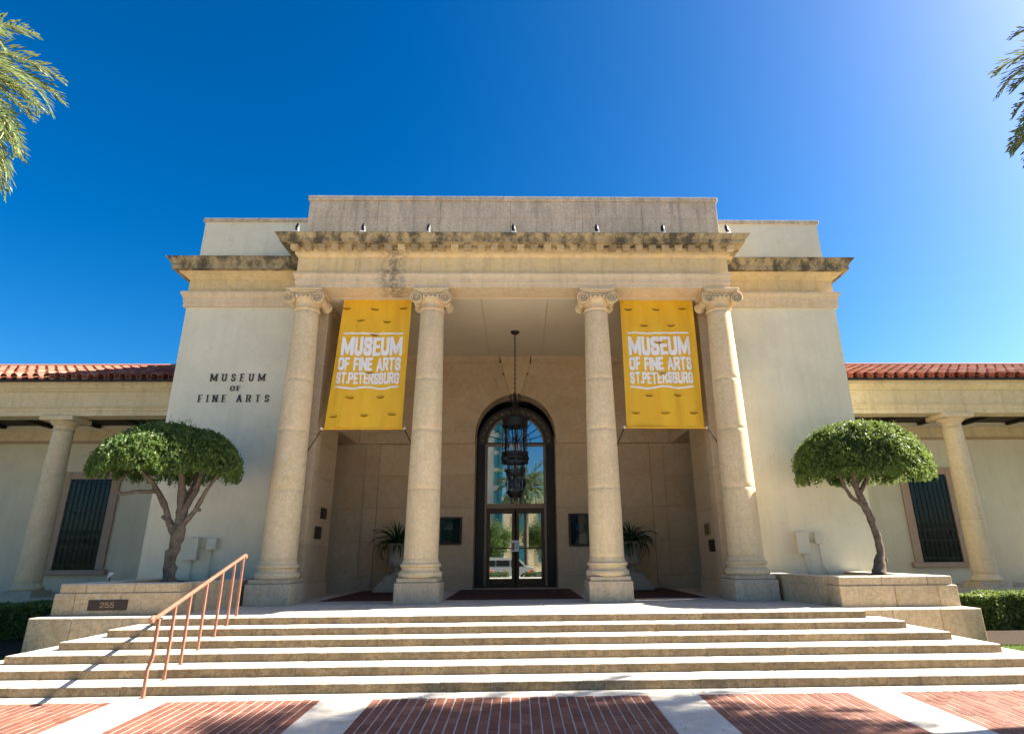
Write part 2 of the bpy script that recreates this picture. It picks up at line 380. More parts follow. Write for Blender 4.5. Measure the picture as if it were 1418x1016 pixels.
# concrete bands and bricks of the plaza, laid on the sloping bed
def slab(x0,x1,y0,y1,top=0.0,th=.05,c=.004):
    b=MB().cbox(x0,x1,y0,y1,-th,top,c); b.v=[(x,y,z+.03*min(y,0)) for x,y,z in b.v]; return b
bands=tag(empty('concrete_bands',(0,0,0)),kind='structure')
xs=split(-9.6,9.6,1.5)
for i in range(len(xs)-1): slab(xs[i]+.003,xs[i+1]-.003,-.281,-.004).build('band_slab',M['concrete'],bands)
STR=[(1.662,2.276),(4.111,4.74),(7.35,7.95)]
for a,b in STR:
    for sg in (-1,1):
        ys=[-.285,-1.05,-1.9,-2.8,-3.7,-4.6,-5.5,-6.4,-7.3,-8.2]
        for i in range(len(ys)-1): slab(sg*a,sg*b,ys[i+1]+.003,ys[i]-.003).build('band_slab',M['concrete'],bands)
panels=[(-1.662,1.662),(2.276,4.111),(-4.111,-2.276),(4.74,7.35),(-7.35,-4.74),(7.95,9.6),(-9.6,-7.95)]
BW,BL=.1107,.222
brick_me=[]
for i in range(5):
    b=MB().cbox(.0065,BW-.0075,.003,BL-.004,-.05,random.uniform(-.001,.001),.0025); b.v=[(x,y,z+.03*(y)) for x,y,z in b.v]
    o=b.build('brick',M['brick']); brick_me.append(o.data); bpy.data.objects.remove(o)
rest=MB()
for pi,(x0,x1) in enumerate(panels):
    pv=tag(empty('brick_paving',(x0,0,0)),kind='structure'); n=int(round((x1-x0)/BW)); bw=(x1-x0)/n
    for i in range(n):
        off=(i%2)*BL/2
        k=0
        y=-.287
        first=True
        while y>-8.2:
            L_=BL/2 if (first and i%2) else BL
            y1=y-L_; first=False
            if y1>-1.75:
                o=obj('brick',brick_me[random.randrange(5)],pv,(i*bw+.0,y1,.03*y1+random.uniform(-.0015,.0015)),(0,0,0),(bw/BW,L_/BL,1))
            else:
                zc=.03*y1
                X0,X1=x0+i*bw+.005,x0+(i+1)*bw-.006
                rest.add([(X0,y1+.005,zc-.001),(X1,y1+.005,zc-.001),(X1,y-.006,.03*y-.001),(X0,y-.006,.03*y-.001)],[(0,1,2,3)])
            y=y1
rb=rest.build('brick_paving_near_viewer',M['brick'],fix=False); rb['kind']='structure'; rb.name='brick_paving'
# entrance steps, every stone its own piece
steps=tag(empty('entrance_steps',(0,0,0)),kind='structure')
def rough_stone(x0,x1,y0,y1,z0,z1):
    n=max(4,int((x1-x0)/.09)); b=MB(); vs=[]
    for i in range(n+1):
        x=x0+(x1-x0)*i/n; j=random.gauss(0,.0018); c=.011+abs(random.gauss(0,.003))+(random.random()<.06)*random.uniform(.004,.014); d=.006 if i in (0,n) else 0
        vs+=[(x,y0+j+d,z0),(x,y0+j+d,z1-c),(x,y0+j+c*.35+d,z1-c*.35),(x,y0+j+c+d,z1-d*.4),(x,y1,z1-d*.4),(x,y1,z0)]
    fs=[(i*6+k,i*6+(k+1)%6,(i+1)*6+(k+1)%6,(i+1)*6+k) for i in range(n) for k in range(6)]
    return b.add(vs,fs+[tuple(range(6))[::-1],tuple(n*6+k for k in range(6))])
def halfw(k): return 5.96+(6-k)*.376
for k in range(1,7):
    y0=(k-1)*TR_; zt=k*RS; L_=halfw(k); zb=zt-RS+.012
    d=.50 if k<6 else .62
    xs=split(-L_,L_,1.45)
    for i in range(len(xs)-1):
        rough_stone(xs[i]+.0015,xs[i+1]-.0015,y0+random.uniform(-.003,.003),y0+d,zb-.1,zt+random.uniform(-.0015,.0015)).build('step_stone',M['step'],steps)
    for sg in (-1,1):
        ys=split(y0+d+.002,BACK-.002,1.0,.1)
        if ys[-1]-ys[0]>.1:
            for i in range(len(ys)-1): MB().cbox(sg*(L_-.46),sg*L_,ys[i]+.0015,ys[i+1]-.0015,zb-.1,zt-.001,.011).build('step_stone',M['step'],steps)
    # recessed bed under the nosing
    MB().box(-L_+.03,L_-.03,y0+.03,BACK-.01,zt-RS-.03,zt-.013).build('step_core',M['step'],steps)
for o in steps.children:
    pass
# porch floor
floor=tag(empty('porch_floor',(0,0,PF)),kind='structure')
def fslab(x0,x1,y0,y1,name='floor_slab',mat='slab',top=0): 
    return MB().cbox(x0+.002,x1-.002,y0+.002,y1-.002,PF-.12,PF-.001+top,.004).build(name,M[mat],floor)
for (y0,y1) in ((2.98,4.0),(4.0,4.95),(4.95,5.85)):
    xs=split(-5.85,5.85,1.25,.1)
    for i in range(len(xs)-1): fslab(xs[i],xs[i+1],y0,y1)
cols_b=[(-4.384,-2.45),(-1.584,1.584),(2.45,4.384)]
for x0,x1 in ((-5.6,-4.384),(-2.45,-1.584),(1.584,2.45),(4.384,5.6)):
    ys=[5.85,7.2,8.6,10.0]
    for i in range(3): fslab(x0,x1,ys[i],ys[i+1])
xs=split(-5.6,5.6,1.3,.1)
for i in range(len(xs)-1): fslab(xs[i],xs[i+1],10.0,11.3)
MB().box(-5.9,5.9,2.7,12,-.1,PF-.1).build('floor_core',M['concrete'],floor)
MB().box(-4.39,4.39,5.84,10.01,PF-.1,PF-.014).build('mortar_bed',M['mortar_dk'],floor)
fb=MB()
for x0,x1 in cols_b:
    n=int((x1-x0)/.105); bw=(x1-x0)/n
    for i in range(n):
        y=5.855+(-.1 if i%2 else 0)
        while y<9.99:
            a,b=max(y,5.855),min(y+.205,9.995)
            if b-a>.03: fb.box(x0+i*bw+.004,x0+(i+1)*bw-.004,a+.004,b-.004,PF-.02,PF-.003)
            y+=.205
fb.build('floor_bricks',M['brick_dk'],floor)['kind']='stuff'
keep(floor)

# ================================================================== MUSEUM
mus=empty('museum_building',(0,6,PF),'pale stone and stucco museum building with a tall four columned entrance porch and flat attic','building')
def P(mb,name,mat,**k): return mb.build(name,M[mat],mus,**k)
# --- moulded entablature pieces
G=.0022
def mould_front(name,mat,prof,xs,F,miterL=True,miterR=True,parent=None):
    for i in range(len(xs)-1):
        a,b=xs[i],xs[i+1]; L=(i==0 and miterL); Rr=(i==len(xs)-2 and miterR)
        A=(a+(0 if L else G),F); B=(b-(0 if Rr else G),F)
        MB().sec(prof,A,(-1,-1) if L else (0,-1),B,(1,-1) if Rr else (0,-1)).build(name,M[mat],parent or mus)
def mould_side(name,mat,prof,X,sg,F,ys,miter=True,parent=None):
    for i in range(len(ys)-1):
        m_=(i==0 and miter)
        A=(X,ys[i]+(0 if m_ else G)); B=(X,ys[i+1]-G)
        MB().sec(prof,A,(sg,-1) if m_ else (sg,0),B,(sg,0)).build(name,M[mat],parent or mus)
# profiles (offset outward, z)
AX,AF=5.30,4.82
arch_p=[(-.62,7.82),(0,7.82),(0,7.93),(.015,7.935),(.015,8.06),(.03,8.065),(.035,8.10),(.055,8.14),(.055,8.19),(-.62,8.19)]
friz_p=[(-.5,8.193),(0,8.193),(0,8.62),(-.5,8.62)]
bed_p=[(-.5,8.623),(.01,8.623),(.03,8.66),(.07,8.69),(.07,8.80),(-.5,8.80)]
dent_bg=[(-.5,8.803),(.075,8.803),(.075,8.87),(-.5,8.87)]
cor_p=[(-.5,8.873),(.27,8.873),(.27,8.885),(.36,8.885),(.36,8.96),(.375,8.965),(.39,8.98),(.42,9.0),(.455,9.045),(.465,9.055),(.465,9.075),(-.5,9.09)]
xs=[-AX,-4.2,-2.92,-1.62,-.15,1.3,2.92,4.2,AX]
mould_front('architrave_stone','ent_pale',arch_p,xs,AF)
xf=[-AX,-3.9,-2.3,-.75,.9,2.15,3.6,AX]
mould_front('frieze_stone','ent',friz_p,xf,AF)
mould_front('bed_moulding','ent',bed_p,[-AX,-2.6,0,2.7,AX],AF)
mould_front('dentil_band','ent',dent_bg,[-AX,0,AX],AF)
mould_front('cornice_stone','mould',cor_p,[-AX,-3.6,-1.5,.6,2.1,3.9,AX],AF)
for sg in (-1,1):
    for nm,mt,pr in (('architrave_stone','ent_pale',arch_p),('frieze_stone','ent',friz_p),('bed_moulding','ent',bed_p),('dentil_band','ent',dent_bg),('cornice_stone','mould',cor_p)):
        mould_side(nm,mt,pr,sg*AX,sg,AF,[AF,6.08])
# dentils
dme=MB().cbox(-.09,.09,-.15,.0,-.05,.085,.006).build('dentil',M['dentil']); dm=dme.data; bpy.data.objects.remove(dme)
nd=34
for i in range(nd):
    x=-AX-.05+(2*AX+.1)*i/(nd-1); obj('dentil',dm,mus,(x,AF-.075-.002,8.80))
for sg in (-1,1):
    for j in range(3): obj('dentil',dm,mus,(sg*(AX+.077),AF+.22+j*.32,8.80),(0,0,-sg*math.pi/2 if sg<0 else math.pi/2))
# portico roof + inner lining of the beam
P(MB().box(-4.75,4.75,5.40,6.1,8.0,9.0),'porch_roof','ceiling')
P(MB().box(-AX+.45,AX-.45,AF+.1,6.3,9.02,9.06),'porch_roof','attic')
# attic over the porch
for a,b in zip([-5.26,-3.5,-1.9,-.1,1.75,3.3],[-3.5,-1.9,-.1,1.75,3.3,5.26]):
    for z0,z1 in ((9.06,9.86),(9.863,10.35)): P(MB().cbox(a+G,b-G,5.0,5.5,z0,z1,.006),'attic_stone','attic')
for a,b in zip([-5.30,-2.7,-.3,2.5],[-2.7,-.3,2.5,5.30]): P(MB().cbox(a+G,b-G,4.955,5.55,10.353,10.48,.012),'attic_coping','attic')
for sg in (-1,1):
    P(MB().box(sg*4.9,sg*5.255,5.502,8.5,9.06,10.35),'attic_side','attic'); P(MB().box(sg*4.85,sg*5.30,5.552,8.5,10.353,10.478),'attic_coping','attic')
# --- block walls
BX,BY=8.57,6.1
for sg in (-1,1):
    P(MB().box(sg*4.86,sg*BX,BY,BY+.4,-.1,7.84),'stucco_wall','plaster')
    P(MB().box(sg*(BX-.4),sg*(BX-.001),BY+.4,16,-.1,9.1),'stucco_wall','plaster')
    P(MB().box(sg*4.86,sg*(BX-.4),BY+.05,BY+.4,7.84,9.05),'wall_core','plaster')
    # entablature of the block
    ba=[(-.3,7.84),(.06,7.84),(.06,7.95),(.075,7.955),(.075,8.08),(.09,8.085),(.10,8.13),(.14,8.19),(.14,8.25),(-.3,8.25)]
    bf=[(-.3,8.253),(.02,8.253),(.02,8.62),(-.3,8.62)]
    bb=[(-.3,8.623),(.03,8.623),(.06,8.66),(.16,8.74),(.24,8.79),(-.3,8.79)]
    bc=[(-.3,8.793),(.26,8.793),(.26,8.80),(.36,8.80),(.36,8.93),(.38,8.94),(.40,8.98),(.46,9.06),(.48,9.07),(.48,9.10),(-.3,9.14)]
    for nm,mt,pr,js in (('architrave_stone','ent_pale',ba,(6.9,)),('frieze_stone','ent',bf,(6.2,7.5)),('bed_moulding','ent',bb,(6.9,)),('cornice_stone','mould',bc,(6.6,7.7))):
        pts=[5.4]+list(js)+[BX]
        if sg>0: mould_front(nm,mt,pr,pts,BY,False,True)
        else: mould_front(nm,mt,pr,[-q for q in pts[::-1]],BY,True,False)
        mould_side(nm,mt,pr,sg*BX,sg,BY,[BY,9.5,13,16])
P(MB().box(-BX,BX,BY+.02,16,9.1,9.14),'roof_deck','attic')
for sg in (-1,1):
    P(MB().box(sg*4.6,sg*8.60,6.2,15.5,9.145,9.32),'attic_base','pinkstone')
    P(MB().box(sg*4.6,sg*8.55,6.24,15.4,9.32,10.46),'attic_wall','plaster')
    P(MB().cbox(sg*4.6,sg*8.60,6.19,15.5,10.462,10.57,.01),'attic_coping','attic')
P(MB().box(-BX+.4,BX-.4,15.6,16,-.1,9.1),'rear_wall','plaster')
# --- porch shell: ceiling, side walls, back wall
cx=[-4.85,-2.45,-.85,.85,2.45,4.85]
for i in range(5):
    P(MB().cbox(cx[i]+.003,cx[i+1]-.003,5.42,10.8,7.80,7.95,.004),'ceiling_panel','ceiling')
P(MB().box(-5.6,5.6,5.9,12,7.955,8.0),'ceiling_core','ceiling')
CEIL=7.80
def courses(z0,z1,h):
    n=max(1,round((z1-z0)/h)); return [z0+(z1-z0)*i/n for i in range(n+1)]
for sg in (-1,1):
    # anta behind the corner column and the porch side wall, in stones
    zz=courses(PF+.35,CEIL,.86)
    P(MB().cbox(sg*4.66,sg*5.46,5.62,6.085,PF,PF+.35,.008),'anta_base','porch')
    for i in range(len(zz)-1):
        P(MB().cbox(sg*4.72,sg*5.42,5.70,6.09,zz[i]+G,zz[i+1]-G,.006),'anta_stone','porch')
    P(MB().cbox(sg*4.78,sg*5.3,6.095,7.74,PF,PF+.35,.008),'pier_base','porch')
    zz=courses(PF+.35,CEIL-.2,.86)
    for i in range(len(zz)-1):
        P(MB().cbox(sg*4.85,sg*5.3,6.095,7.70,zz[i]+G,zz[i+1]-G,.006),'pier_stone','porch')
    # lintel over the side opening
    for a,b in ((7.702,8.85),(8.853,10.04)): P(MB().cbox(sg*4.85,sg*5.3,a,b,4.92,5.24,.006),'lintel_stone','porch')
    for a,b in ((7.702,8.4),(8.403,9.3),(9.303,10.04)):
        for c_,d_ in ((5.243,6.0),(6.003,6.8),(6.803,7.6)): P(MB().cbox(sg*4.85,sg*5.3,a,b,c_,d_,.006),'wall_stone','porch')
    # recess end, soffit and door leaf of the side entrance
    P(MB().box(sg*4.9,sg*5.66,7.70,7.99,PF,4.92),'opening_cheek','porch')
    P(MB().box(sg*5.56,sg*5.75,7.99,10.3,PF,5.2),'side_door','bronze')
    P(MB().box(sg*4.86,sg*5.7,7.70,10.3,4.925,5.0),'opening_soffit','porch')
    # stepped architrave band in profile along side wall
    P(MB().cbox(sg*4.82,sg*5.0,6.1,7.74,4.93,5.24,.006),'string_course','porch')
    P(MB().cbox(sg*4.70,sg*5.0,6.1,10.04,7.60,7.795,.02),'porch_cornice','porch')
BWY=10.05; R0,R1,ZS,ZA=1.25,1.95,5.28,5.28
# string course and cornice on the back wall
for a,b in ((-4.85,-3.6),(-3.6,-2.4),(-2.4,-1.26),(1.26,2.4),(2.4,3.6),(3.6,4.85)):
    P(MB().cbox(a+G,b-G,BWY-.035,BWY+.3,4.95,ZS-.003,.006),'string_course','porch')
cp=[(-.3,7.60),(.04,7.60),(.05,7.66),(.10,7.70),(.13,7.795),(-.3,7.795)]
mould_front('porch_cornice','porch',cp,[-4.69,-3.2,-1.6,-.52],BWY,False,False); mould_front('porch_cornice','porch',cp,[.52,1.6,3.2,4.69],BWY,False,False)
# voussoirs
nv=13
for i in range(nv):
    a0=math.pi*i/nv; a1=math.pi*(i+1)/nv
    if i==nv//2: continue
    e=.0012
    q=[(R0*math.cos(a),ZA+R0*math.sin(a)) for a in np.linspace(a0+e,a1-e,6)]+[(R1*math.cos(a),ZA+R1*math.sin(a)) for a in np.linspace(a1-e,a0+e,6)]
    P(MB().prism(q,BWY,10.8),'voussoir','porch')
a=math.pi/nv/2
kb=R0*math.sin(a); 
P(MB().prism([(-kb-.02,ZA+R0*math.cos(a)),(kb+.02,ZA+R0*math.cos(a)),(.36,7.2),(.46,7.6),(.50,7.795),(-.50,7.795),(-.46,7.6),(-.36,7.2)],BWY-.09,10.8),'keystone','porch')
# coursed stones above the string course, cut to the arch
zz=courses(ZA,7.6,.58)
def xarc(z): return math.sqrt(max(0,(R1+.003)**2-(z-ZA)**2)) if z-ZA<R1 else 0
def kst(z): return .36+.003 if z>7.2 else .10+(z-6.5)*.37+.003
for ci in range(len(zz)-1):
    z0,z1=zz[ci]+G,zz[ci+1]-G; js=[3.1,4.85] if ci%2 else [2.5,3.7,4.85]
    for sg in (-1,1):
        zs=np.linspace(z0,z1,8); inner=[(max(xarc(z),kst(z) if z>6.4 else 0),z) for z in zs]
        prev=inner
        for jx in js:
            poly=[(sg*x,z) for x,z in prev]+[(sg*(jx-G),z1),(sg*(jx-G),z0)]
            P(MB().prism(poly,BWY,BWY+.4),'wall_stone','porch')
            prev=[(jx+G,z0),(jx+G,z1)]
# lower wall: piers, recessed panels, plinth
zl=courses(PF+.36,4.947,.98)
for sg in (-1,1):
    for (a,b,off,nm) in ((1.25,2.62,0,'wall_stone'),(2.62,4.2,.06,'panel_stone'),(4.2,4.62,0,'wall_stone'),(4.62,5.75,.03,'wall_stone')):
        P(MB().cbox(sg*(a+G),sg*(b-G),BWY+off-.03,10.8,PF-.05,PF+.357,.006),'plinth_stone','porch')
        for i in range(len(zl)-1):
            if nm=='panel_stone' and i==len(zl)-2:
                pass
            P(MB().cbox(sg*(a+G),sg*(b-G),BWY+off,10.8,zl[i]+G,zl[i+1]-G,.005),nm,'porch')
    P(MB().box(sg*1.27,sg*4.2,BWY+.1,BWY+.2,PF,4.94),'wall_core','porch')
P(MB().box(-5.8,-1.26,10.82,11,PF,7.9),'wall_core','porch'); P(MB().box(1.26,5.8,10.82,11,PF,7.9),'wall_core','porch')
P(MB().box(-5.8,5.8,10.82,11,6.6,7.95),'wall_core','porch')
# --- columns
col=[-5.07,-2.019,2.019,5.07]; CY=5.178
def shaft_r(z):
    t=(z-1.56)/(7.28-1.56); return .372-.092*t**1.6
def volute(sg,F,zc):
    b=MB(); c=(sg*.345,F,zc)
    pts=[];n=52
    for i in range(n):
        t=i/(n-1); a=math.pi/2+sg*(-1)*0+ (1 if sg<0 else -1)*t*4.6*math.pi; r=.128*(1-t)**.8+.022
        pts.append((c[0]+r*math.cos(a),F-.012*(1-t)-.004,zc+r*math.sin(a)))
    b.tube(pts,[.023*(1-.55*i/(n-1)) for i in range(n)],6)
    b.lathe([(.0,-.03),(.024,-.03),(.028,-.005),(.028,.02)],n=10)
    k=len(b.v)-40
    b.v[k:]=[(c[0]+x,F+z,zc+y) for x,y,z in b.v[k:]]
    return b
def make_column():
    root=bpy.data.objects.new('column',None); COL.objects.link(root)
    def C(mb,name,mat='column',**k): return mb.build(name,M[mat],root,**k)
    w_=.461
    C(MB().cbox(-w_,w_,-w_,w_,PF-.002,1.09,.010),'plinth','plinth'); C(MB().cbox(-w_+.035,w_-.035,-w_+.035,w_-.035,1.093,1.182,.014),'plinth_cap','plinth')
    base=[(.44,1.184)]+[(.44+.028*math.sin(a),1.244-.058*math.cos(a)) for a in np.linspace(.2,math.pi-.2,8)]+[(.435,1.305),(.425,1.312),(.405,1.335),(.398,1.36),(.405,1.385),(.425,1.395)]+[(.418+.022*math.sin(a),1.43-.033*math.cos(a)) for a in np.linspace(.1,math.pi-.1,7)]+[(.40,1.47),(.395,1.495),(.372,1.56)]
    C(MB().lathe(base,n=40),'base','column',smooth=40)
    zd=[1.562,3.02,4.35,5.55,7.28]
    for i in range(4):
        z0,z1=zd[i],zd[i+1]; pr=[(shaft_r(z0)-.006,z0),(shaft_r(z0),z0+.008)]+[(shaft_r(z),z) for z in np.linspace(z0+.1,z1-.1,6)]+[(shaft_r(z1),z1-.008),(shaft_r(z1)-.006,z1)]
        C(MB().lathe(pr,n=44),'drum','column',smooth=40)
    cap=bpy.data.objects.new('capital',None); 
    neck=[(.275,7.282),(.278,7.30),(.305,7.315),(.312,7.335),(.300,7.352),(.284,7.36),(.282,7.44),(.29,7.47),(.335,7.53),(.36,7.58),(.35,7.62),(.3,7.64)]
    cp_=C(MB().lathe(neck,n=36),'capital','column',smooth=40)
    b=MB()
    b.cbox(-.36,.36,-.33,.33,7.635,7.70,.012); b.build('channel',M['column'],cp_)
    ab=MB(); ab.cbox(-.40,.40,-.37,.37,7.705,7.745,.008); ab.cbox(-.43,.43,-.40,.40,7.748,7.817,.012); ab.build('abacus',M['column'],cp_)
    for sg in (-1,1):
        # bolster running front to back
        bl=MB(); pr=[(.105,-.335),(.12,-.34),(.135,-.36),(.14,-.35),(.14,-.31),(.125,-.30),(.098,-.15),(.09,-.06),(.105,-.05),(.105,.05),(.09,.06),(.098,.15),(.125,.30),(.14,.31),(.14,.35),(.135,.36)]
        bl.lathe(pr,n=20); bl.v=[(sg*.345+x,z,7.565+y) for x,y,z in bl.v]
        bl.build('bolster',M['column'],cp_,smooth=40)
        for F in (-.362,):
            volute(sg,F,7.565).build('volute',M['column'],cp_,smooth=True)
    eg=MB()
    for k in range(4):
        x=-.165+.11*k; s_=MB().lathe([(.004,-.055),(.03,-.035),(.042,0),(.03,.035),(.004,.05)],n=8)
        eg.add([(x+a,-.352+b_,7.60+c_) for a,b_,c_ in s_.v],s_.f)
    eg.build('egg_moulding',M['column'],cp_,smooth=True)
    return root
c0=make_column(); LC=['outer left porch column, beside the inscribed stucco wall','inner left porch column, right of the left banner','inner right porch column, left of the right banner','outer right porch column with a sunlit edge']
for i,x in enumerate(col):
    c=c0 if i==0 else copy_tree(c0)
    c.location=(x,CY,0); c.parent=mus; c['label']=LC[i]
keep(mus)

# --- entrance door inside the arch
door=empty('entrance_door',(0,10.9,PF),'tall arched glass and dark bronze double entrance door at the back of the porch','door')
def D(mb,name,mat,**k): return mb.build(name,M[mat],door,**k)
DY=10.86
for sg in (-1,1):
    D(MB().cbox(sg*.99,sg*1.235,DY-.05,DY+.1,PF,5.06,.006),'jamb_frame','iron')
    D(MB().cbox(sg*.90,sg*.985,DY-.02,DY+.08,PF,5.06,.006),'side_mullion','bronze_lt')
D(MB().cbox(-.897,.897,DY-.03,DY+.08,3.02,3.16,.006),'transom','bronze_lt')
D(MB().cbox(-.897,.897,DY-.02,DY+.08,4.99,5.08,.006),'upper_transom','bronze_lt')
D(MB().cbox(-.03,.03,DY-.02,DY+.06,3.163,4.987,.004),'centre_mullion','bronze_lt')
D(MB().box(-1.235,1.235,DY-.06,DY+.1,PF-.001,PF+.05),'threshold','bronze')
for sg in (-1,1):
    leaf=D(MB().cbox(sg*.80,sg*.892,DY-.015,DY+.05,PF+.055,3.015,.005).cbox(sg*.02,sg*.115,DY-.015,DY+.05,PF+.055,3.015,.005).cbox(sg*.1152,sg*.7998,DY-.014,DY+.049,PF+.055,.93,.005).cbox(sg*.1152,sg*.7998,DY-.014,DY+.049,2.86,3.015,.005),'door_leaf','bronze')
    g=MB().box(sg*.10,sg*.81,DY+.012,DY+.02,.92,2.87).build('pane',M['glass'],leaf)
    MB().cbox(sg*.1,sg*.81,DY-.05,DY-.02,1.80,1.835,.004).build('push_bar',M['bronze'],leaf)
    MB().tube([(sg*.07,DY-.02,1.62),(sg*.07,DY-.07,1.64),(sg*.07,DY-.07,1.98),(sg*.07,DY-.02,2.0)],.012,8).build('handle',M['iron'],leaf,smooth=True)
    D(MB().box(sg*.03,sg*.9,DY+.012,DY+.02,3.15,5.0),'upper_pane','glass')
fan=[(.9*math.cos(a),5.07+.9*math.sin(a)) for a in np.linspace(0,math.pi,28)]
D(MB().prism(fan,DY+.012,DY+.02),'fanlight_pane','glass')
def arcband(r0,r1,y0,y1,n=40,zc=5.06):
    q=[(r0*math.cos(a),zc+r0*math.sin(a)) for a in np.linspace(0,math.pi,n)]; p_=[(r1*math.cos(a),zc+r1*math.sin(a)) for a in np.linspace(0,math.pi,n)]
    b=MB()
    for i in range(n-1): b.prism([q[i],q[i+1],p_[i+1],p_[i]],y0,y1)
    return b
D(arcband(.90,.955,DY-.03,DY+.06),'fanlight_frame','bronze_lt'); D(arcband(1.001,1.179,DY+.03,DY+.05),'arch_panel','bronze_lt')
D(arcband(1.18,1.245,DY-.05,DY+.08),'arch_frame','iron'); D(arcband(.965,1.0,DY-.04,DY+.02),'arch_frame','iron')
for i in range(15):
    a=math.pi*(i+.5)/15; D(MB().ring((1.09*math.cos(a),DY-.02,5.06+1.09*math.sin(a)),.075,.012,'y',14,5),'scroll_ring','iron',smooth=True)
for i in range(16):
    a=math.pi*i/15; c_,s_=math.cos(a),math.sin(a); D(MB().tube([(1.0*c_,DY-.02,5.06+1.0*s_),(1.18*c_,DY-.02,5.06+1.18*s_)],.009,5),'grille_bar','iron')
for i in range(1,10):
    a=math.pi*i/10; c_,s_=math.cos(a),math.sin(a); D(MB().tube([(.16*c_,DY-.015,5.08+.16*s_),(.9*c_,DY-.015,5.06+.9*s_)],.010,5),'fan_bar','iron')
D(MB().ring((0,DY-.015,5.08),.16,.012,'y',16,5,0,math.pi),'fan_hub','iron'); 
D(MB().ring((0,DY-.015,5.08),.5,.008,'y',22,5,0,math.pi),'fan_ring','iron')
D(MB().cbox(-.96,.96,DY-.045,DY-.022,5.085,5.115,.003),'grille_rail','iron')
keep(door)
# dark room behind the glass
room=tag(MB().add([(-1.3,11.02,PF),(1.3,11.02,PF),(1.3,15,PF),(-1.3,15,PF),(-1.3,11.02,6.5),(1.3,11.02,6.5),(1.3,15,6.5),(-1.3,15,6.5)],[(0,1,2,3),(4,7,6,5),(1,5,6,2),(2,6,7,3),(3,7,4,0)]).build('foyer',M['interior'],fix=False),kind='structure')
nt_=empty('door_notice',(-.02,10.80,1.88),'small white paper notice taped to the meeting stiles of the glass doors','notice')
MB().box(-.135,.105,10.772,10.776,1.72,2.05).build('sheet',M['print_white'],nt_)
MB().box(-.11,-.03,10.7685,10.7705,1.76,1.98).build('yellow_print',M['brassdull'],nt_); 
for k in range(5): MB().box(-.01,.08,10.7685,10.7705,1.80+k*.04,1.812+k*.04).build('text_line',M['letters'],nt_)
keep(nt_)

# ================================================================== WINGS
WF,WY,WB=8.30,8.60,10.80
tile_me=None
def halfcyl(L,r0,r1,n=7,th=.016,up=True):
    b=MB(); vs=[]
    for y,r in ((0,r0),(L,r1)):
        for rr in (r,r-th):
            for i in range(n+1):
                a=math.pi*i/n; vs.append((rr*math.cos(a),y,(rr*math.sin(a))*(1 if up else -1)))
    m_=n+1; f=[]
    for i in range(n):
        f.append((i,i+1,2*m_+i+1,2*m_+i)); f.append((m_+i,3*m_+i,3*m_+i+1,m_+i+1)); f.append((i,m_+i,m_+i+1,i+1)); f.append((2*m_+i,2*m_+i+1,3*m_+i+1,3*m_+i))
    return b.add(vs,f)
o=halfcyl(.46,.105,.085).build('t',M['tile'],smooth=40); TM=o.data; bpy.data.objects.remove(o)
o=halfcyl(.46,.085,.10,5,.014,False).build('t',M['tile'],smooth=40); TM2=o.data; bpy.data.objects.remove(o)
PITCH_R=math.atan(.41)
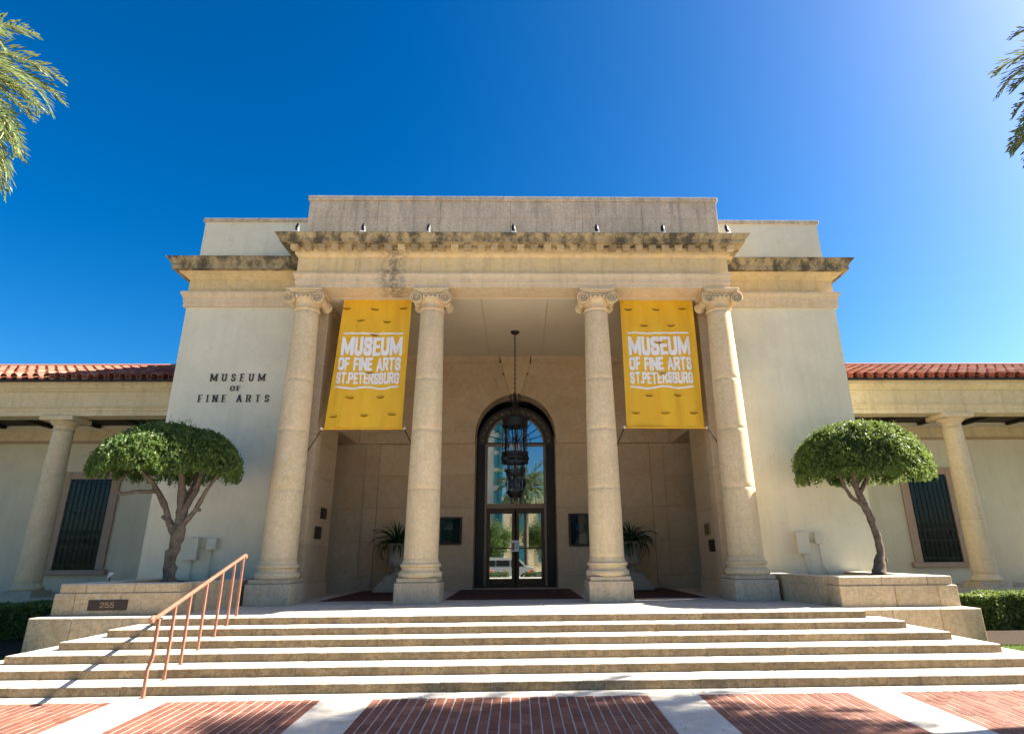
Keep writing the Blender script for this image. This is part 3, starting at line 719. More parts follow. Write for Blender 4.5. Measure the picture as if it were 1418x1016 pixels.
def wing(sg):
    x0,x1=8.60,22.0; side='left' if sg<0 else 'right'
    W=empty('museum_wing',(sg*13,9.5,0),f'{side} hand museum wing, a low loggia with columns under a red clay tile roof','building','low tile roofed museum wings')
    def A(mb,name,mat,par=None,**k): return mb.build(name,M[mat],par or W,**k)
    def X(a,b): return (sg*a,sg*b)
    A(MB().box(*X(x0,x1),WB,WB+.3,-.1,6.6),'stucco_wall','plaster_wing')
    A(MB().cbox(*X(x0,x1),WF-.25,WB,-.1,PF-.16,.01),'stylobate','plinth'); A(MB().cbox(*X(x0,x1),WF-.12,WB,PF-.157,PF,.01),'stylobate_top','plinth')
    A(MB().box(*X(x0,x1),WF,WB+.3,6.2,6.3),'soffit','darkwood'); A(MB().box(*X(x0,x1),WB-.03,WB,5.15,5.58),'wall_beam','wingstone'); A(MB().box(*X(x0,x1),WB-.05,WB,5.13,5.22),'wall_beam_fillet','pinkstone')
    A(MB().box(*X(x0,x1),WF+.3,WB,5.72,5.76),'loggia_ceiling','darkwood')
    for k in range(9):
        xk=x0+.3+k*1.5; A(MB().box(*X(xk,xk+.12),WF+.3,WB-.03,5.62,5.72),'rafter','darkwood')
    def front(nm,mt,pr,js):
        pts=[x0-.02]+[x0+j for j in js]+[x1]
        if sg>0: mould_front(nm,mt,pr,pts,WF,False,False,W)
        else: mould_front(nm,mt,pr,[-q for q in pts[::-1]],WF,False,False,W)
    front('architrave_stone','wingstone',[(-.5,5.47),(0,5.47),(0,5.60),(.02,5.605),(.02,5.68),(.05,5.70),(.05,5.73),(-.5,5.73)],(2.6,5.2,8))
    front('frieze_stone','wingstone',[(-.5,5.733),(-.01,5.733),(-.01,6.17),(-.5,6.17)],(1.6,3.9,6.8))
    front('cornice_stone','wingstone',[(-.5,6.173),(.02,6.173),(.05,6.22),(.12,6.28),(.14,6.33),(.14,6.42),(.19,6.44),(.19,6.47),(-.5,6.47)],(2.2,4.4,6.6))
    for q in range(1):
        # columns
        for xc in (8.72,12.90,17.1):
            c=bpy.data.objects.new('column',None); COL.objects.link(c); c.parent=W; c.location=(sg*xc,WY,0)
            if xc<9: c['label']='half hidden end pilaster column next to the main block'
            def Q(mb,name,mat='column',**k):
                o=mb.build(name,M[mat],c,**k); return o
            Q(MB().cbox(-.42,.42,-.36,.36,PF-.1,PF+.16,.012),'plinth','plinth')
            Q(MB().lathe([(.34,.836)]+[(.345+.035*math.sin(a),.885-.048*math.cos(a)) for a in np.linspace(.2,math.pi-.2,7)]+[(.33,.945),(.318,.97),(.30,1.02)],n=32),'base','column',smooth=40)
            zs=[1.022,2.45,3.85,5.08]
            for i in range(3):
                f=lambda z: .30-.05*((z-1.02)/4.06)**1.5
                Q(MB().lathe([(f(zs[i])-.005,zs[i]),(f(zs[i]),zs[i]+.007)]+[(f(z),z) for z in np.linspace(zs[i]+.1,zs[i+1]-.1,4)]+[(f(zs[i+1]),zs[i+1]-.007),(f(zs[i+1])-.005,zs[i+1])],n=32),'drum','column',smooth=40)
            Q(MB().lathe([(.25,5.082),(.275,5.09),(.28,5.11),(.265,5.13),(.25,5.135),(.25,5.2),(.27,5.22),(.32,5.27),(.37,5.325),(.37,5.34)],n=32),'capital','column',smooth=40)
            Q(MB().cbox(-.46,.46,-.40,.40,5.342,5.467,.01),'abacus','column')
    # window with stone surround and iron grille
    wn=bpy.data.objects.new('window',None); COL.objects.link(wn); wn.parent=W; wn.location=(sg*13.32,WB,0)
    def V(mb,name,mat,**k): return mb.build(name,M[mat],wn,**k)
    V(MB().cbox(-.89,-.64,-.07,.02,1.30,4.23,.008),'surround','pinkstone'); V(MB().cbox(.64,.89,-.07,.02,1.30,4.23,.008),'surround','pinkstone')
    V(MB().cbox(-.638,.638,-.069,.02,4.0,4.23,.008),'surround','pinkstone'); V(MB().cbox(-1.0,1.0,-.14,.02,1.15,1.297,.015),'sill','pinkstone')
    V(MB().box(-.64,.64,-.004,-.001,1.3,4.0),'recess','interior')
    cv=[];cf=[]
    for i in range(97):
        x=-.6+1.2*i/96; yy=-.014+.009*math.cos(i/96*2*math.pi*8)+.002*math.sin(i*.9); cv+=[(x,yy,1.33),(x,yy,3.98)]
    cf=[(2*i,2*i+2,2*i+3,2*i+1) for i in range(96)]; V(MB().add(cv,cf),'curtain','curtain',fix=False,smooth=True)
    V(MB().box(-.62,.62,-.034,-.029,1.31,3.99),'pane','glass_win')
    for i in range(9):
        x=-.60+1.2*i/8
        V(MB().tube([(x,-.055,1.32),(x,-.055,3.99)],.0085,6),'grille_bar','iron')
    for z in (1.42,1.95,2.28,3.0,3.9): V(MB().cbox(-.63,.63,-.068,-.052,z-.014,z+.014,.003),'grille_rail','iron')
    for i in range(8):
        x=-.525+1.2*i/8*.9975
        V(MB().ring((x,-.058,2.12),.055,.009,'y',12,5),'grille_scroll','iron')
        V(MB().tube([(x-.05,-.058,2.3),(x,-.058,2.45),(x+.05,-.058,2.3)],.008,5),'grille_scroll','iron')
    # roof: clay tiles in rows
    n=int((16.8-x0)/.30)
    zt0,yt0=6.49,WF-.34
    deckL=[(-sg*0+sg*x0,yt0+.05,zt0-.03),(sg*x1,yt0+.05,zt0-.03),(sg*x1,11.2,zt0-.03+.41*(11.15-yt0)),(sg*x0,11.2,zt0-.03+.41*(11.15-yt0))]
    A(MB().add(deckL+[(a,b,c-.05) for a,b,c in deckL],[(0,1,2,3),(4,7,6,5),(0,4,5,1),(1,5,6,2),(2,6,7,3),(3,7,4,0)]),'roof_deck','darkwood')
    roof=A(MB().box(*X(x0,x1),yt0+.02,yt0+.06,zt0-.10,zt0-.035),'eaves_board','darkwood')
    cells=int((x1-x0)/.30)
    stuffb=MB()
    for i in range(cells):
        x=sg*(x0+.13+.30*i)
        for j in range(8):
            y=yt0+.36*j*math.cos(PITCH_R)*1.06; z=zt0+.41*(y-yt0)+(.012 if j else .012)
            for me,dx,dz in ((TM,0,.055),(TM2,.15,.045)):
                if i<28 and j<5:
                    obj('roof_tile',me,W,(x+sg*dx+random.uniform(-.006,.006),y+random.uniform(-.015,.015),z+dz-.03+random.uniform(-.003,.003)),(PITCH_R-.03,0,random.uniform(-.02,.02)))
                else:
                    Mx=Matrix.Translation((x+sg*dx,y,z+dz-.03))@Matrix.Rotation(PITCH_R-.03,4,'X')
                    stuffb.add([tuple(Mx@v.co) for v in me.vertices],[tuple(p.vertices) for p in me.polygons])
    A(stuffb,'roof_tiles','tile')['kind']='stuff'
    A(MB().tube([(sg*x0,11.2,zt0+.41*(11.2-yt0)+.02),(sg*x1,11.2,zt0+.41*(11.2-yt0)+.02)],.11,10),'ridge','tile')
    keep(W)
wing(-1); wing(1)

# ================================================================== OBJECTS
# --- stepped stone planters each side
def planter(sg):
    side='left' if sg<0 else 'right'
    p=empty('stone_planter',(sg*7.1,4.3,0),
        'stepped pale limestone planter left of the steps, carrying the number plaque' if sg<0 else 'stepped pale limestone planter right of the steps, with sunlit top','planter','stepped stone planters beside the entrance')
    def A(mb,name,mat='planter',**k): return mb.build(name,M[mat],p,**k)
    xs=[5.62,6.6,7.45,8.18]
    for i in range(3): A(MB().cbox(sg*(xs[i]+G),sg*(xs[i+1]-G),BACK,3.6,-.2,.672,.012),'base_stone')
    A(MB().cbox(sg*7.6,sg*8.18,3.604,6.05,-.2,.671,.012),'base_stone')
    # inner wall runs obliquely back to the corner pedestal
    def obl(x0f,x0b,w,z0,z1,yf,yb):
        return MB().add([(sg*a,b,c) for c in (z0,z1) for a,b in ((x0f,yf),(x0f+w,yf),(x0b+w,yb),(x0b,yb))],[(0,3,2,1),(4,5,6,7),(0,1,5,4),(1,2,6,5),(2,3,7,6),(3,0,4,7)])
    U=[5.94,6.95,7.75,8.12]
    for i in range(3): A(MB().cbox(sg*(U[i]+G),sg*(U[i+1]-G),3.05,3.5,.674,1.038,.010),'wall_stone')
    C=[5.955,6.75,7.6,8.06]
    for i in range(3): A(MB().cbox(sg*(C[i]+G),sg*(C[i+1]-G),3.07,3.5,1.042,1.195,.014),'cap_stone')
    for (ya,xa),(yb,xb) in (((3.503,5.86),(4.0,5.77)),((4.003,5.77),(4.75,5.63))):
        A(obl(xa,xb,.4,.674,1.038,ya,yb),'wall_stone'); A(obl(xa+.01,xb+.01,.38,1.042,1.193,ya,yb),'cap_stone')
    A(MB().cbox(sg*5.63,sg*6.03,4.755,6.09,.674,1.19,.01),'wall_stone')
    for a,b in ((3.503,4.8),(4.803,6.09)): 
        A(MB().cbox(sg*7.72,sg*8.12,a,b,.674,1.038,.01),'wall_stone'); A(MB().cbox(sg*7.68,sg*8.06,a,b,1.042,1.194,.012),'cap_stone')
    A(MB().box(sg*6.0,sg*7.75,3.45,6.09,.7,1.13),'soil','soil')
    keep(p)
planter(-1); planter(1)

# --- stroke lettering, rasterised into flat strips
GL={
'M':(.86,[[(0,0),(0,1)],[(0,1),(.43,.12)],[(.43,.12),(.86,1)],[(.86,1),(.86,0)]]),
'U':(.52,[[(0,1),(0,.2),(.08,.05),(.26,0),(.44,.05),(.52,.2),(.52,1)]]),
'S':(.50,[[(.50,.76),(.46,.93),(.25,1),(.05,.93),(0,.76),(.06,.60),(.44,.41),(.50,.24),(.45,.07),(.25,0),(.04,.07),(0,.24)]]),
'E':(.42,[[(.42,1),(0,1),(0,0),(.42,0)],[(0,.5),(.36,.5)]]),
'O':(.54,[[(.27,1),(.07,.93),(0,.78),(0,.22),(.07,.07),(.27,0),(.47,.07),(.54,.22),(.54,.78),(.47,.93),(.27,1)]]),
'F':(.42,[[(.42,1),(0,1),(0,0)],[(0,.5),(.36,.5)]]),
'I':(.0,[[(0,0),(0,1)]]),
'N':(.54,[[(0,0),(0,1)],[(0,1),(.54,0)],[(.54,0),(.54,1)]]),
'A':(.60,[[(0,0),(.30,1),(.60,0)],[(.12,.3),(.48,.3)]]),
'R':(.50,[[(0,0),(0,1),(.34,1),(.48,.9),(.5,.75),(.48,.58),(.34,.48),(0,.48)],[(.26,.48),(.52,0)]]),
'T':(.54,[[(0,1),(.54,1)],[(.27,1),(.27,0)]]),
'P':(.48,[[(0,0),(0,1),(.34,1),(.46,.9),(.48,.74),(.46,.56),(.34,.46),(0,.46)]]),
'B':(.50,[[(0,0),(0,1),(.32,1),(.44,.92),(.46,.76),(.42,.60),(.30,.52),(0,.52)],[(.30,.52),(.46,.42),(.50,.26),(.46,.08),(.32,0),(0,0)]]),
'G':(.52,[[(.52,.74),(.45,.93),(.27,1),(.07,.93),(0,.78),(0,.22),(.07,.07),(.27,0),(.45,.07),(.52,.22),(.52,.46),(.30,.46)]]),
'.':(.0,[[(0,0),(0,.03)]]),
'2':(.50,[[(0,.75),(.06,.93),(.25,1),(.44,.93),(.50,.75),(.42,.5),(0,0),(.52,0)]]),
'5':(.50,[[(.47,1),(.06,1),(.03,.55),(.25,.62),(.44,.55),(.5,.32),(.44,.07),(.25,0),(.05,.07),(0,.22)]]),
}
def raster(text, tv, th, gap, cell, serif=False, wmul=1.0, space=.45):
    """returns list of (row z0,z1, x0,x1) runs in unit height, plus total width; tv: stroke half width"""
    segs=[]; x=tv
    chars=[]
    for ch in text:
        if ch==' ': x+=space; continue
        wd,st=GL[ch]; wd*=wmul; c0=x
        cs=[]
        for pl in st:
            for a,b in zip(pl[:-1],pl[1:]):
                cs.append((x+a[0]*wmul,a[1],x+b[0]*wmul,b[1]))
        if serif:
            for (a0,b0,a1,b1) in list(cs):
                for (px,pz) in ((a0,b0),(a1,b1)):
                    if (pz<.01 or pz>.99) and abs(a1-a0)<.45*wmul+.001 and abs(b1-b0)>.5: cs.append((px-.11,pz,px+.11,pz))
        chars.append((cs,c0-tv,c0+wd+tv)); x+=wd+2*tv+gap
    total=x-gap-tv
    out=[]
    for cs,a,b in chars:
        gx=np.arange(a-.14,b+.14,cell); gz=np.arange(-th if serif else 0,1+(th if serif else 0),cell)
        X_,Z_=np.meshgrid(gx,gz); D_=np.zeros(X_.shape,bool)
        for (x0,z0,x1,z1) in cs:
            zz0=th+z0*(1-2*th) if not serif else z0; zz1=th+z1*(1-2*th) if not serif else z1
            dx,dz=x1-x0,zz1-zz0; L2=dx*dx+dz*dz
            t=np.clip(((X_-x0)*dx+(Z_-zz0)*dz)/max(L2,1e-9),-.0,1.0); ex=(X_-x0-t*dx); ez=(Z_-zz0-t*dz)
            hz=abs(dz)<.15*abs(dx)
            rr=(tv*.45 if serif and hz else (th if hz else tv))
            D_|=(np.abs(ex)/ (tv if not (serif and hz) else .5*tv+.02) )**2.6+(np.abs(ez)/max(rr,th*.9))**2.6<1
        runs=[]
        for r in range(D_.shape[0]):
            row=D_[r]; k=0
            while k<len(row):
                if row[k]:
                    j=k
                    while j<len(row) and row[j]: j+=1
                    runs.append((gz[r],gz[r]+cell,gx[k],gx[k]+cell*(j-k))); k=j
                else: k+=1
        out.append(runs)
    return out,total
def billow(x,z,cx,seed): 
    u=(x-cx); t=(7.84-z)/3.36; u=u+.03*math.sin(z*2+seed)
    return .030*math.sin(u*5.2+seed+t*1.3)*(.25+t)+.018*math.sin(u*11+z*.9+seed*2)*(.4+t)+.02*math.sin(t*5+seed)+.014*math.sin(u*24+1.3*math.sin(z*1.7+seed))*(1.1-.6*t)
def banner(sg,x0t,x1t,x0b,x1b,slits,seed,bars,label):
    Z1,Z0,YB=7.84,4.50,5.50; cx=(x0t+x1t)/2
    b=empty('museum_banner',(cx,YB,Z1),label,'banner','yellow banners hung between the porch columns')
    nx,nz=26,40; vs=[]
    for j in range(nz+1):
        t=j/nz; z=Z1+(Z0-Z1)*t
        for i in range(nx+1):
            s_=i/nx; x=(x0t+(x0b-x0t)*t)*(1-s_)+(x1t+(x1b-x1t)*t)*s_
            vs.append((x,YB+billow(x,z,cx,seed),z))
    fs=[(j*(nx+1)+i,j*(nx+1)+i+1,(j+1)*(nx+1)+i+1,(j+1)*(nx+1)+i) for j in range(nz) for i in range(nx)]
    MB().add(vs,fs).build('cloth',M['banner'],b,smooth=True,fix=False)
    def pr(name,runs_list):
        mb=MB()
        for (z0,z1,xa,xb) in runs_list:
            k=max(1,int((xb-xa)/.05)); 
            for i in range(k):
                a=xa+(xb-xa)*i/k; c=xa+(xb-xa)*(i+1)/k
                mb.add([(x,YB+billow(x,z,cx,seed)-.006,z) for x,z in ((a,z0),(c,z0),(c,z1),(a,z1))],[(0,1,2,3)])
        return mb.build(name,M['print_white'],b,fix=False)
    (xl0,xr0),(xl1,xr1)=bars
    for text,zt,zb,tv,th,gp,sp in (('MUSEUM',6.80,6.305,.135,.098,.04,.3),('OF FINE ARTS',6.262,5.912,.122,.102,.045,.20),('ST.PETERSBURG',5.875,5.575,.115,.100,.04,.2)):
        R_l,tot=raster(text,tv,th,gp,.02); t=(6.9-(zt+zb)/2)/(6.9-5.49); xa=xl0+(xl1-xl0)*t; xb=xr0+(xr1-xr0)*t
        kx=(xb-xa)/tot; h=zt-zb
        for runs in R_l: pr('letter',[(zb+a*h,zb+c*h,xa+d*kx,xa+e*kx) for a,c,d,e in runs])
    pr('rule',[(6.872,6.915,xl0,xr0)])
    n=40; mb=[]
    for i in range(n):
        xa=xl1+(xr1-xl1)*i/n; xb=xl1+(xr1-xl1)*(i+1)/n; f=lambda x: 5.485+.022*math.cos((x-xl1)/(xr1-xl1)*4*math.pi)
        mb.append((f((xa+xb)/2)-.022,f((xa+xb)/2)+.022,xa,xb))
    pr('wavy_rule',mb)
    for (x,z) in slits:
        n=14; r=.105; d=.055
        q=[(x+r*math.cos(a),z-d*1.0*math.sin(a)+.0) for a in np.linspace(0,math.pi,n)]+[(x+r*math.cos(a),z-d*.45*math.sin(a)) for a in np.linspace(math.pi,0,n)]
        mb=MB(); mb.add([(px,YB+billow(px,pz,cx,seed)-.010,pz) for px,pz in q],[tuple(range(len(q)))]); mb.build('wind_slit',M['slit'],b,fix=False)
        q=[(x+r*.97*math.cos(a),z-d*.75*math.sin(a),.045*math.sin(a)) for a in np.linspace(0,math.pi,n)]
        mb=MB(); vv=[(px,YB+billow(px,pz,cx,seed)-.012-o_,pz) for px,pz,o_ in q]; vv.append((x,YB+billow(x,z+.02,cx,seed)-.012,z+.012))
        mb.add(vv,[(i,i+1,n) for i in range(n-1)]); mb.build('slit_flap',M['banner'],b,fix=False,smooth=True)
    MB().tube([(x0b-.05,YB+billow(x0b,Z0,cx,seed),Z0-.01),(x1b+.05,YB+billow(x1b,Z0,cx,seed),Z0-.01)],.022,8).build('bottom_pole',M['banner'],b)
    for x in (x0b-.06,x1b+.06): MB().lathe([(.026,-.03),(.03,0),(.026,.03)],c=(x,YB+billow(x,Z0,cx,seed)),n=10).build('pole_cap',M['white'],b).location=(0,0,Z0-.01)
    MB().tube([(x0t,YB+.01,Z1+.02),(x1t,YB+.01,Z1+.02)],.02,8).build('top_pole',M['white'],b)
    for xr,cxn in ((x0b-.06,-1),(x1b+.06,1)):
        # rope to the nearest column and the tie round its shaft
        tgt=min(col,key=lambda c:abs(c-(xr+cxn*.6))); e=(xr+cxn*.26,YB-.04,3.92)
        if abs(tgt)>4: e=(xr+cxn*.30,YB-.04,3.86)
        MB().tube([(xr,YB,Z0-.03),((xr+e[0])/2+.01,YB-.02,(Z0+e[2])/2),e],.013,6).build('rope',M['rope'],b,smooth=True)
        MB().lathe([(.02,-.03),(.024,0),(.02,.03)],c=(e[0],e[1]),n=8).build('rope_knot',M['iron'],b).location=(0,0,e[2])
        r=.352; pts=[e]
        a0=math.atan2(e[1]-CY,e[0]-tgt)
        side=-1 if e[0]>tgt else 1
        for i in range(13):
            a=a0+(0.25+i*.215)*side*1.0; pts.append((tgt+r*math.cos(a)+0,CY+r*math.sin(a),3.72-.30*math.sin(i/12*1.5)+.0))
        MB().tube(pts,.006,5).build('tie_cable',M['cable'],b,smooth=True)
    keep(b)
SLc=[(-3.52,7.57),(-3.84,7.26),(-3.19,7.23),(-4.22,7.59),(-2.8,7.59),(-3.48,6.88),(-3.53,5.89),(-3.93,5.26),(-3.22,5.28),(-4.29,4.8),(-3.57,4.83),(-2.9,4.84)]
SRc=[(2.89,7.56),(3.6,7.56),(4.27,7.58),(3.26,7.12),(3.94,7.12),(3.6,6.66),(3.62,5.86),(3.27,5.31),(3.96,5.3),(2.92,4.88),(3.63,4.87),(4.33,4.87)]
banner(-1,-4.30,-2.60,-4.49,-2.66,SLc,.6,((-4.24,-2.76),(-4.33,-2.80)),'left yellow museum banner with white lettering, between the two left columns')
banner(1,2.69,4.55,2.67,4.56,SRc,2.4,((2.83,4.37),(2.82,4.38)),'right yellow museum banner with white lettering, between the two right columns')

# --- cut out lettering on the stucco wall
let=empty('wall_lettering',(-7,BY,5.7),'black metal letters MUSEUM OF FINE ARTS fixed on the left stucco wall','lettering')
def wl(text,x0,x1,z0,z1,gap,sp):
    R_l,tot=raster(text,.062,.045,gap,.03,True,.80,sp); k=(x1-x0)/tot; h=z1-z0
    for runs in R_l:
        mb=MB()
        for a,c,d,e in runs: mb.box(x0+d*k,x0+e*k,BY-.028,BY-.012,z0+a*h,z0+c*h)
        mb.build('letter',M['letters'],let,fix=False)
wl('MUSEUM',-7.64,-6.29,5.84,6.01,.62,.5); wl('OF',-7.11,-6.86,5.585,5.70,.3,.4); wl('FINE ARTS',-7.86,-6.12,5.30,5.465,.60,.75)
keep(let)

# --- number plaque
pl=empty('number_plaque',(-7.15,3.04,.83),'dark bronze plaque numbered 255 on the left stone planter','plaque')
MB().cbox(-7.49,-6.81,3.030,3.052,.755,.925,.004).build('plate',M['plaque'],pl)
R_l,tot=raster('255',.07,.07,.12,.05)
for runs in R_l:
    mb=MB(); k=.25/tot
    for a,c,d,e in runs: mb.box(-7.28+d*k,-7.28+e*k,3.024,3.032,.795+a*.095,.795+c*.095)
    mb.build('digit',M['brass'],pl,fix=False)
for x in (-7.44,-6.86): MB().lathe([(.008,-.004),(.008,.004)],n=8).build('screw',M['brass'],pl).location=(x,3.028,.84)
keep(pl)

# --- handrail
hr=empty('handrail',(-4.62,1.2,0),'copper coloured metal handrail with seven posts climbing the left of the steps','handrail')
HX=lambda y:-4.50-.07*(y+.1)
py=[-.1,.37,.78,1.27,1.80,2.24,2.60]; pz=[-.003,.1125,.225,.3375,.45,.5625,.675]
for y,z in zip(py,pz):
    zt=.90+(y+.1)/2.7*.735
    x=HX(y); t=.017
    if y<0:
        MB().tube([(x,y,z),(x-.0,y-.005,z+.32),(x+.03,y+.01,z+.45),(x+.03,y+.01,zt-.01)],.024,4).build('post',M['rail'],hr)
    else: MB().tube([(x,y,z),(x,y,zt-.01)],.023,4).build('post',M['rail'],hr)
    MB().lathe([(.04,0),(.04,.008),(.025,.012)],c=(x,y),n=12).build('post_foot',M['rail'],hr).location=(0,0,z)
pts=[(HX(-.16),-.20,.872),(HX(-.16),-.22,.895),(HX(-.16),-.19,.915)]+[(HX(y),y,.905+(y+.1)/2.7*.735) for y in np.linspace(-.1,2.62,8)]+[(HX(2.66),2.66,1.655),(HX(2.7),2.70,1.65),(HX(2.7),2.70,1.62)]
b=MB(); b.tube(pts,.030,8); b.build('top_rail',M['rail'],hr,smooth=50)
for y,z in ((-.20,.885),(2.68,1.63)): 
    s_=MB().lathe([(.0,-.03),(.03,-.026),(.034,0),(.03,.026),(.0,.03)],n=14); s_.v=[(HX(y)+c,y+a,z+bb) for a,bb,c in s_.v]; s_.build('rail_scroll',M['rail'],hr,smooth=40)
keep(hr)

# --- chandelier lantern
LY=7.75
ln=empty('porch_lantern',(0,LY,CEIL),'large black wrought iron lantern hanging on a long chain under the porch ceiling','lantern')
def Lm(mb,name,mat='iron',**k): return mb.build(name,M[mat],ln,**k)
Lm(MB().lathe([(.02,7.70),(.06,7.715),(.12,7.76),(.13,7.798)],n=20),'ceiling_rose',smooth=40)
ch=[]; z=7.70; i=0
while z>5.98:
    b=MB(); n=10; pts=[]
    for k in range(n):
        a=2*math.pi*k/n; u,v=.022*math.cos(a),.045*math.sin(a); pts.append((u if i%2 else 0,0 if i%2 else u,z-.035+v))
    b.tube(pts,.009,5,closed=True); b.v=[(x,y+LY,zz) for x,y,zz in b.v]; Lm(b,'chain_link'); z-=.068; i+=1
Lm(MB().lathe([(.0,5.60),(.03,5.62),(.02,5.75),(.035,5.85),(.02,5.93),(.0,5.98)],n=12),'finial',smooth=True)
for o in ln.children:
    pass
for k in range(6):
    a=2*math.pi*k/6+.3; c_,s_=math.cos(a),math.sin(a)
    pts=[(.02,5.62),(.10,5.70),(.17,5.86),(.14,5.92),(.10,5.87)]
    Lm(MB().tube([(r*c_,LY+r*s_,z) for r,z in pts],.013,6),'top_scroll',smooth=True)
    pts=[(.03,5.80),(.07,5.62),(.16,5.42),(.26,5.28),(.345,5.16)]
    Lm(MB().tube([(r*c_,LY+r*s_,z) for r,z in pts],.010,6),'arm',smooth=True)
def band(r0,r1,z0,z1,n=32): return MB().lathe([(r0,z0),(r1,z0),(r1,z1),(r0,z1),(r0,z0)],c=(0,LY),n=n,cap=False)
Lm(band(.325,.355,5.02,5.17),'top_band'); Lm(band(.32,.375,5.17,5.195),'top_rim'); Lm(band(.32,.37,4.99,5.02),'top_rim')
Lm(MB().lathe([(.33,5.197),(.30,5.26),(.18,5.34),(.05,5.38)],c=(0,LY),n=24,cap=False),'crown_plate')
for k in range(12):
    a=2*math.pi*k/12; 
    Lm(MB().lathe([(.0,0),(.03,.02),(.02,.06),(.0,.09)],c=(.36*math.cos(a),LY+.36*math.sin(a)),n=6),'crest').location=(0,0,5.19)
for k in range(8):
    a=2*math.pi*k/8+.2; c_,s_=math.cos(a),math.sin(a)
    Lm(MB().tube([(.335*c_,LY+.335*s_,5.0),(.335*c_,LY+.335*s_,4.28)],.013,6),'upright')
    Lm(MB().tube([(.335*c_,LY+.335*s_,4.25),(.34*c_,LY+.34*s_,3.95),(.27*c_,LY+.27*s_,3.78),(.22*c_,LY+.22*s_,3.72),(.22*c_,LY+.22*s_,3.2),(.14*c_,LY+.14*s_,3.1)],.009,6),'lower_upright')
    q=[(.30*c_,LY+.30*s_,4.35),(.25*c_,LY+.25*s_,4.6),(.30*c_,LY+.30*s_,4.9)]
    Lm(MB().tube(q,.008,5),'inner_scroll')
for (r,z0,z1) in ((.365,4.20,4.28),(.365,3.98,4.05),(.385,4.09,4.14),(.28,3.76,3.80),(.245,3.66,3.73),(.235,3.18,3.25)): Lm(band(r-.035,r,z0,z1),'hoop')
for k in range(16):
    a=2*math.pi*k/16; c_,s_=math.cos(a),math.sin(a)
    Lm(MB().ring((.37*c_,LY+.37*s_,4.12),.05,.009,'x' if abs(c_)>.7 else 'y',10,5),'fret_ring')
Lm(MB().lathe([(.0,2.98),(.03,3.0),(.05,3.06),(.03,3.1),(.15,3.15),(.15,3.18)],c=(0,LY),n=16),'bottom_finial',smooth=True)
Lm(MB().lathe([(.31,4.28),(.31,5.0)],c=(0,LY),n=8,cap=False),'upper_pane','glass_lamp',fix=False)
Lm(MB().lathe([(.20,3.25),(.20,3.68)],c=(0,LY),n=8,cap=False),'lower_pane','glass_lamp',fix=False)
Lm(MB().tube([(0,LY,3.1),(0,LY,5.6)],.018,8),'centre_rod')
for k in range(4):
    a=2*math.pi*k/4+.5; Lm(MB().lathe([(.02,4.32),(.02,4.47),(.006,4.53)],c=(.12*math.cos(a),LY+.12*math.sin(a)),n=8),'candle','white')
for o in ln.children:
    if o.name.startswith(('finial','ceiling_rose')): 
        for v in o.data.vertices: v.co.y+=LY
keep(ln)

# --- urns with strap leaved plants
def urn(x,label,lab2):
    y=9.40
    u=empty('stone_urn',(x,y,PF),label,'urn','stone urns in front of the porch wall')
    def A(mb,name,**k): return mb.build(name,M['terracotta_urn'],u,**k)
    A(MB().cbox(-.50,.50,-.50,.50,0,.10,.01),'plinth')
    b=MB(); b.add([(a*.47,c*.47,.102) for a,c in ((-1,-1),(1,-1),(1,1),(-1,1))]+[(a*.20,c*.20,.44) for a,c in ((-1,-1),(1,-1),(1,1),(-1,1))],[(0,3,2,1),(4,5,6,7),(0,1,5,4),(1,2,6,5),(2,3,7,6),(3,0,4,7)]); A(b,'pedestal')
    A(MB().lathe([(.17,.442),(.17,.48),(.09,.53),(.075,.56),(.12,.60),(.12,.62)],n=24),'foot',smooth=40)
    A(MB().lathe([(.10,.622),(.19,.66),(.255,.74),(.27,.80),(.255,.82),(.24,.85),(.25,1.05),(.275,1.20),(.30,1.235),(.335,1.245),(.34,1.275),(.30,1.285),(.27,1.25),(.25,1.2)],n=32),'bowl',smooth=40)
    for k in range(18):
        a=2*math.pi*k/18; g=MB().lathe([(.004,.66),(.03,.71),(.035,.77),(.012,.815)],n=6); 
        g.v=[(px+.235*math.cos(a),py_+.235*math.sin(a),pz_) for px,py_,pz_ in g.v]; A(g,'gadroon')
    p=empty('strap_leaf_plant',(x,y,PF+1.2),lab2,'plant','spiky plants in the urns')
    random.seed(int(abs(x*100))+(3 if x>0 else 0))
    for gi in range(110):
        a=random.uniform(0,2*math.pi); el=random.uniform(.15,1.45)**1.0; L_=random.uniform(.6,.98); wd=random.uniform(.018,.032)
        pts=[]; px,pz_=0.03,0
        e=el; n=8
        for i in range(n+1):
            pts.append((px,pz_)); px+=L_/n*math.cos(e); pz_+=L_/n*math.sin(e); e-= (2.4-el)*.085*(1+i*.32)
        vs=[]; fs=[]
        for i,(r,z) in enumerate(pts):
            wv=wd*math.sin(math.pi*min(1,.28+.72*i/n))+.002
            for s_,dz in ((-1,.012),(0,-.004),(1,.012)): vs.append((r*math.cos(a)-s_*wv*math.sin(a),r*math.sin(a)+s_*wv*math.cos(a),z+dz))
        for i in range(n): fs+= [(3*i,3*i+1,3*i+4,3*i+3),(3*i+1,3*i+2,3*i+5,3*i+4)]
        MB().add(vs,fs).build('leaf',M['yucca'],p,fix=False,smooth=True)
urn(-3.38,'grey cast stone urn on a flared pedestal, half hidden behind the inner left column','dark green strap leaved plant in the left urn')
urn(3.34,'grey cast stone urn on a flared pedestal, right of the inner right column','dark green strap leaved plant in the right urn')

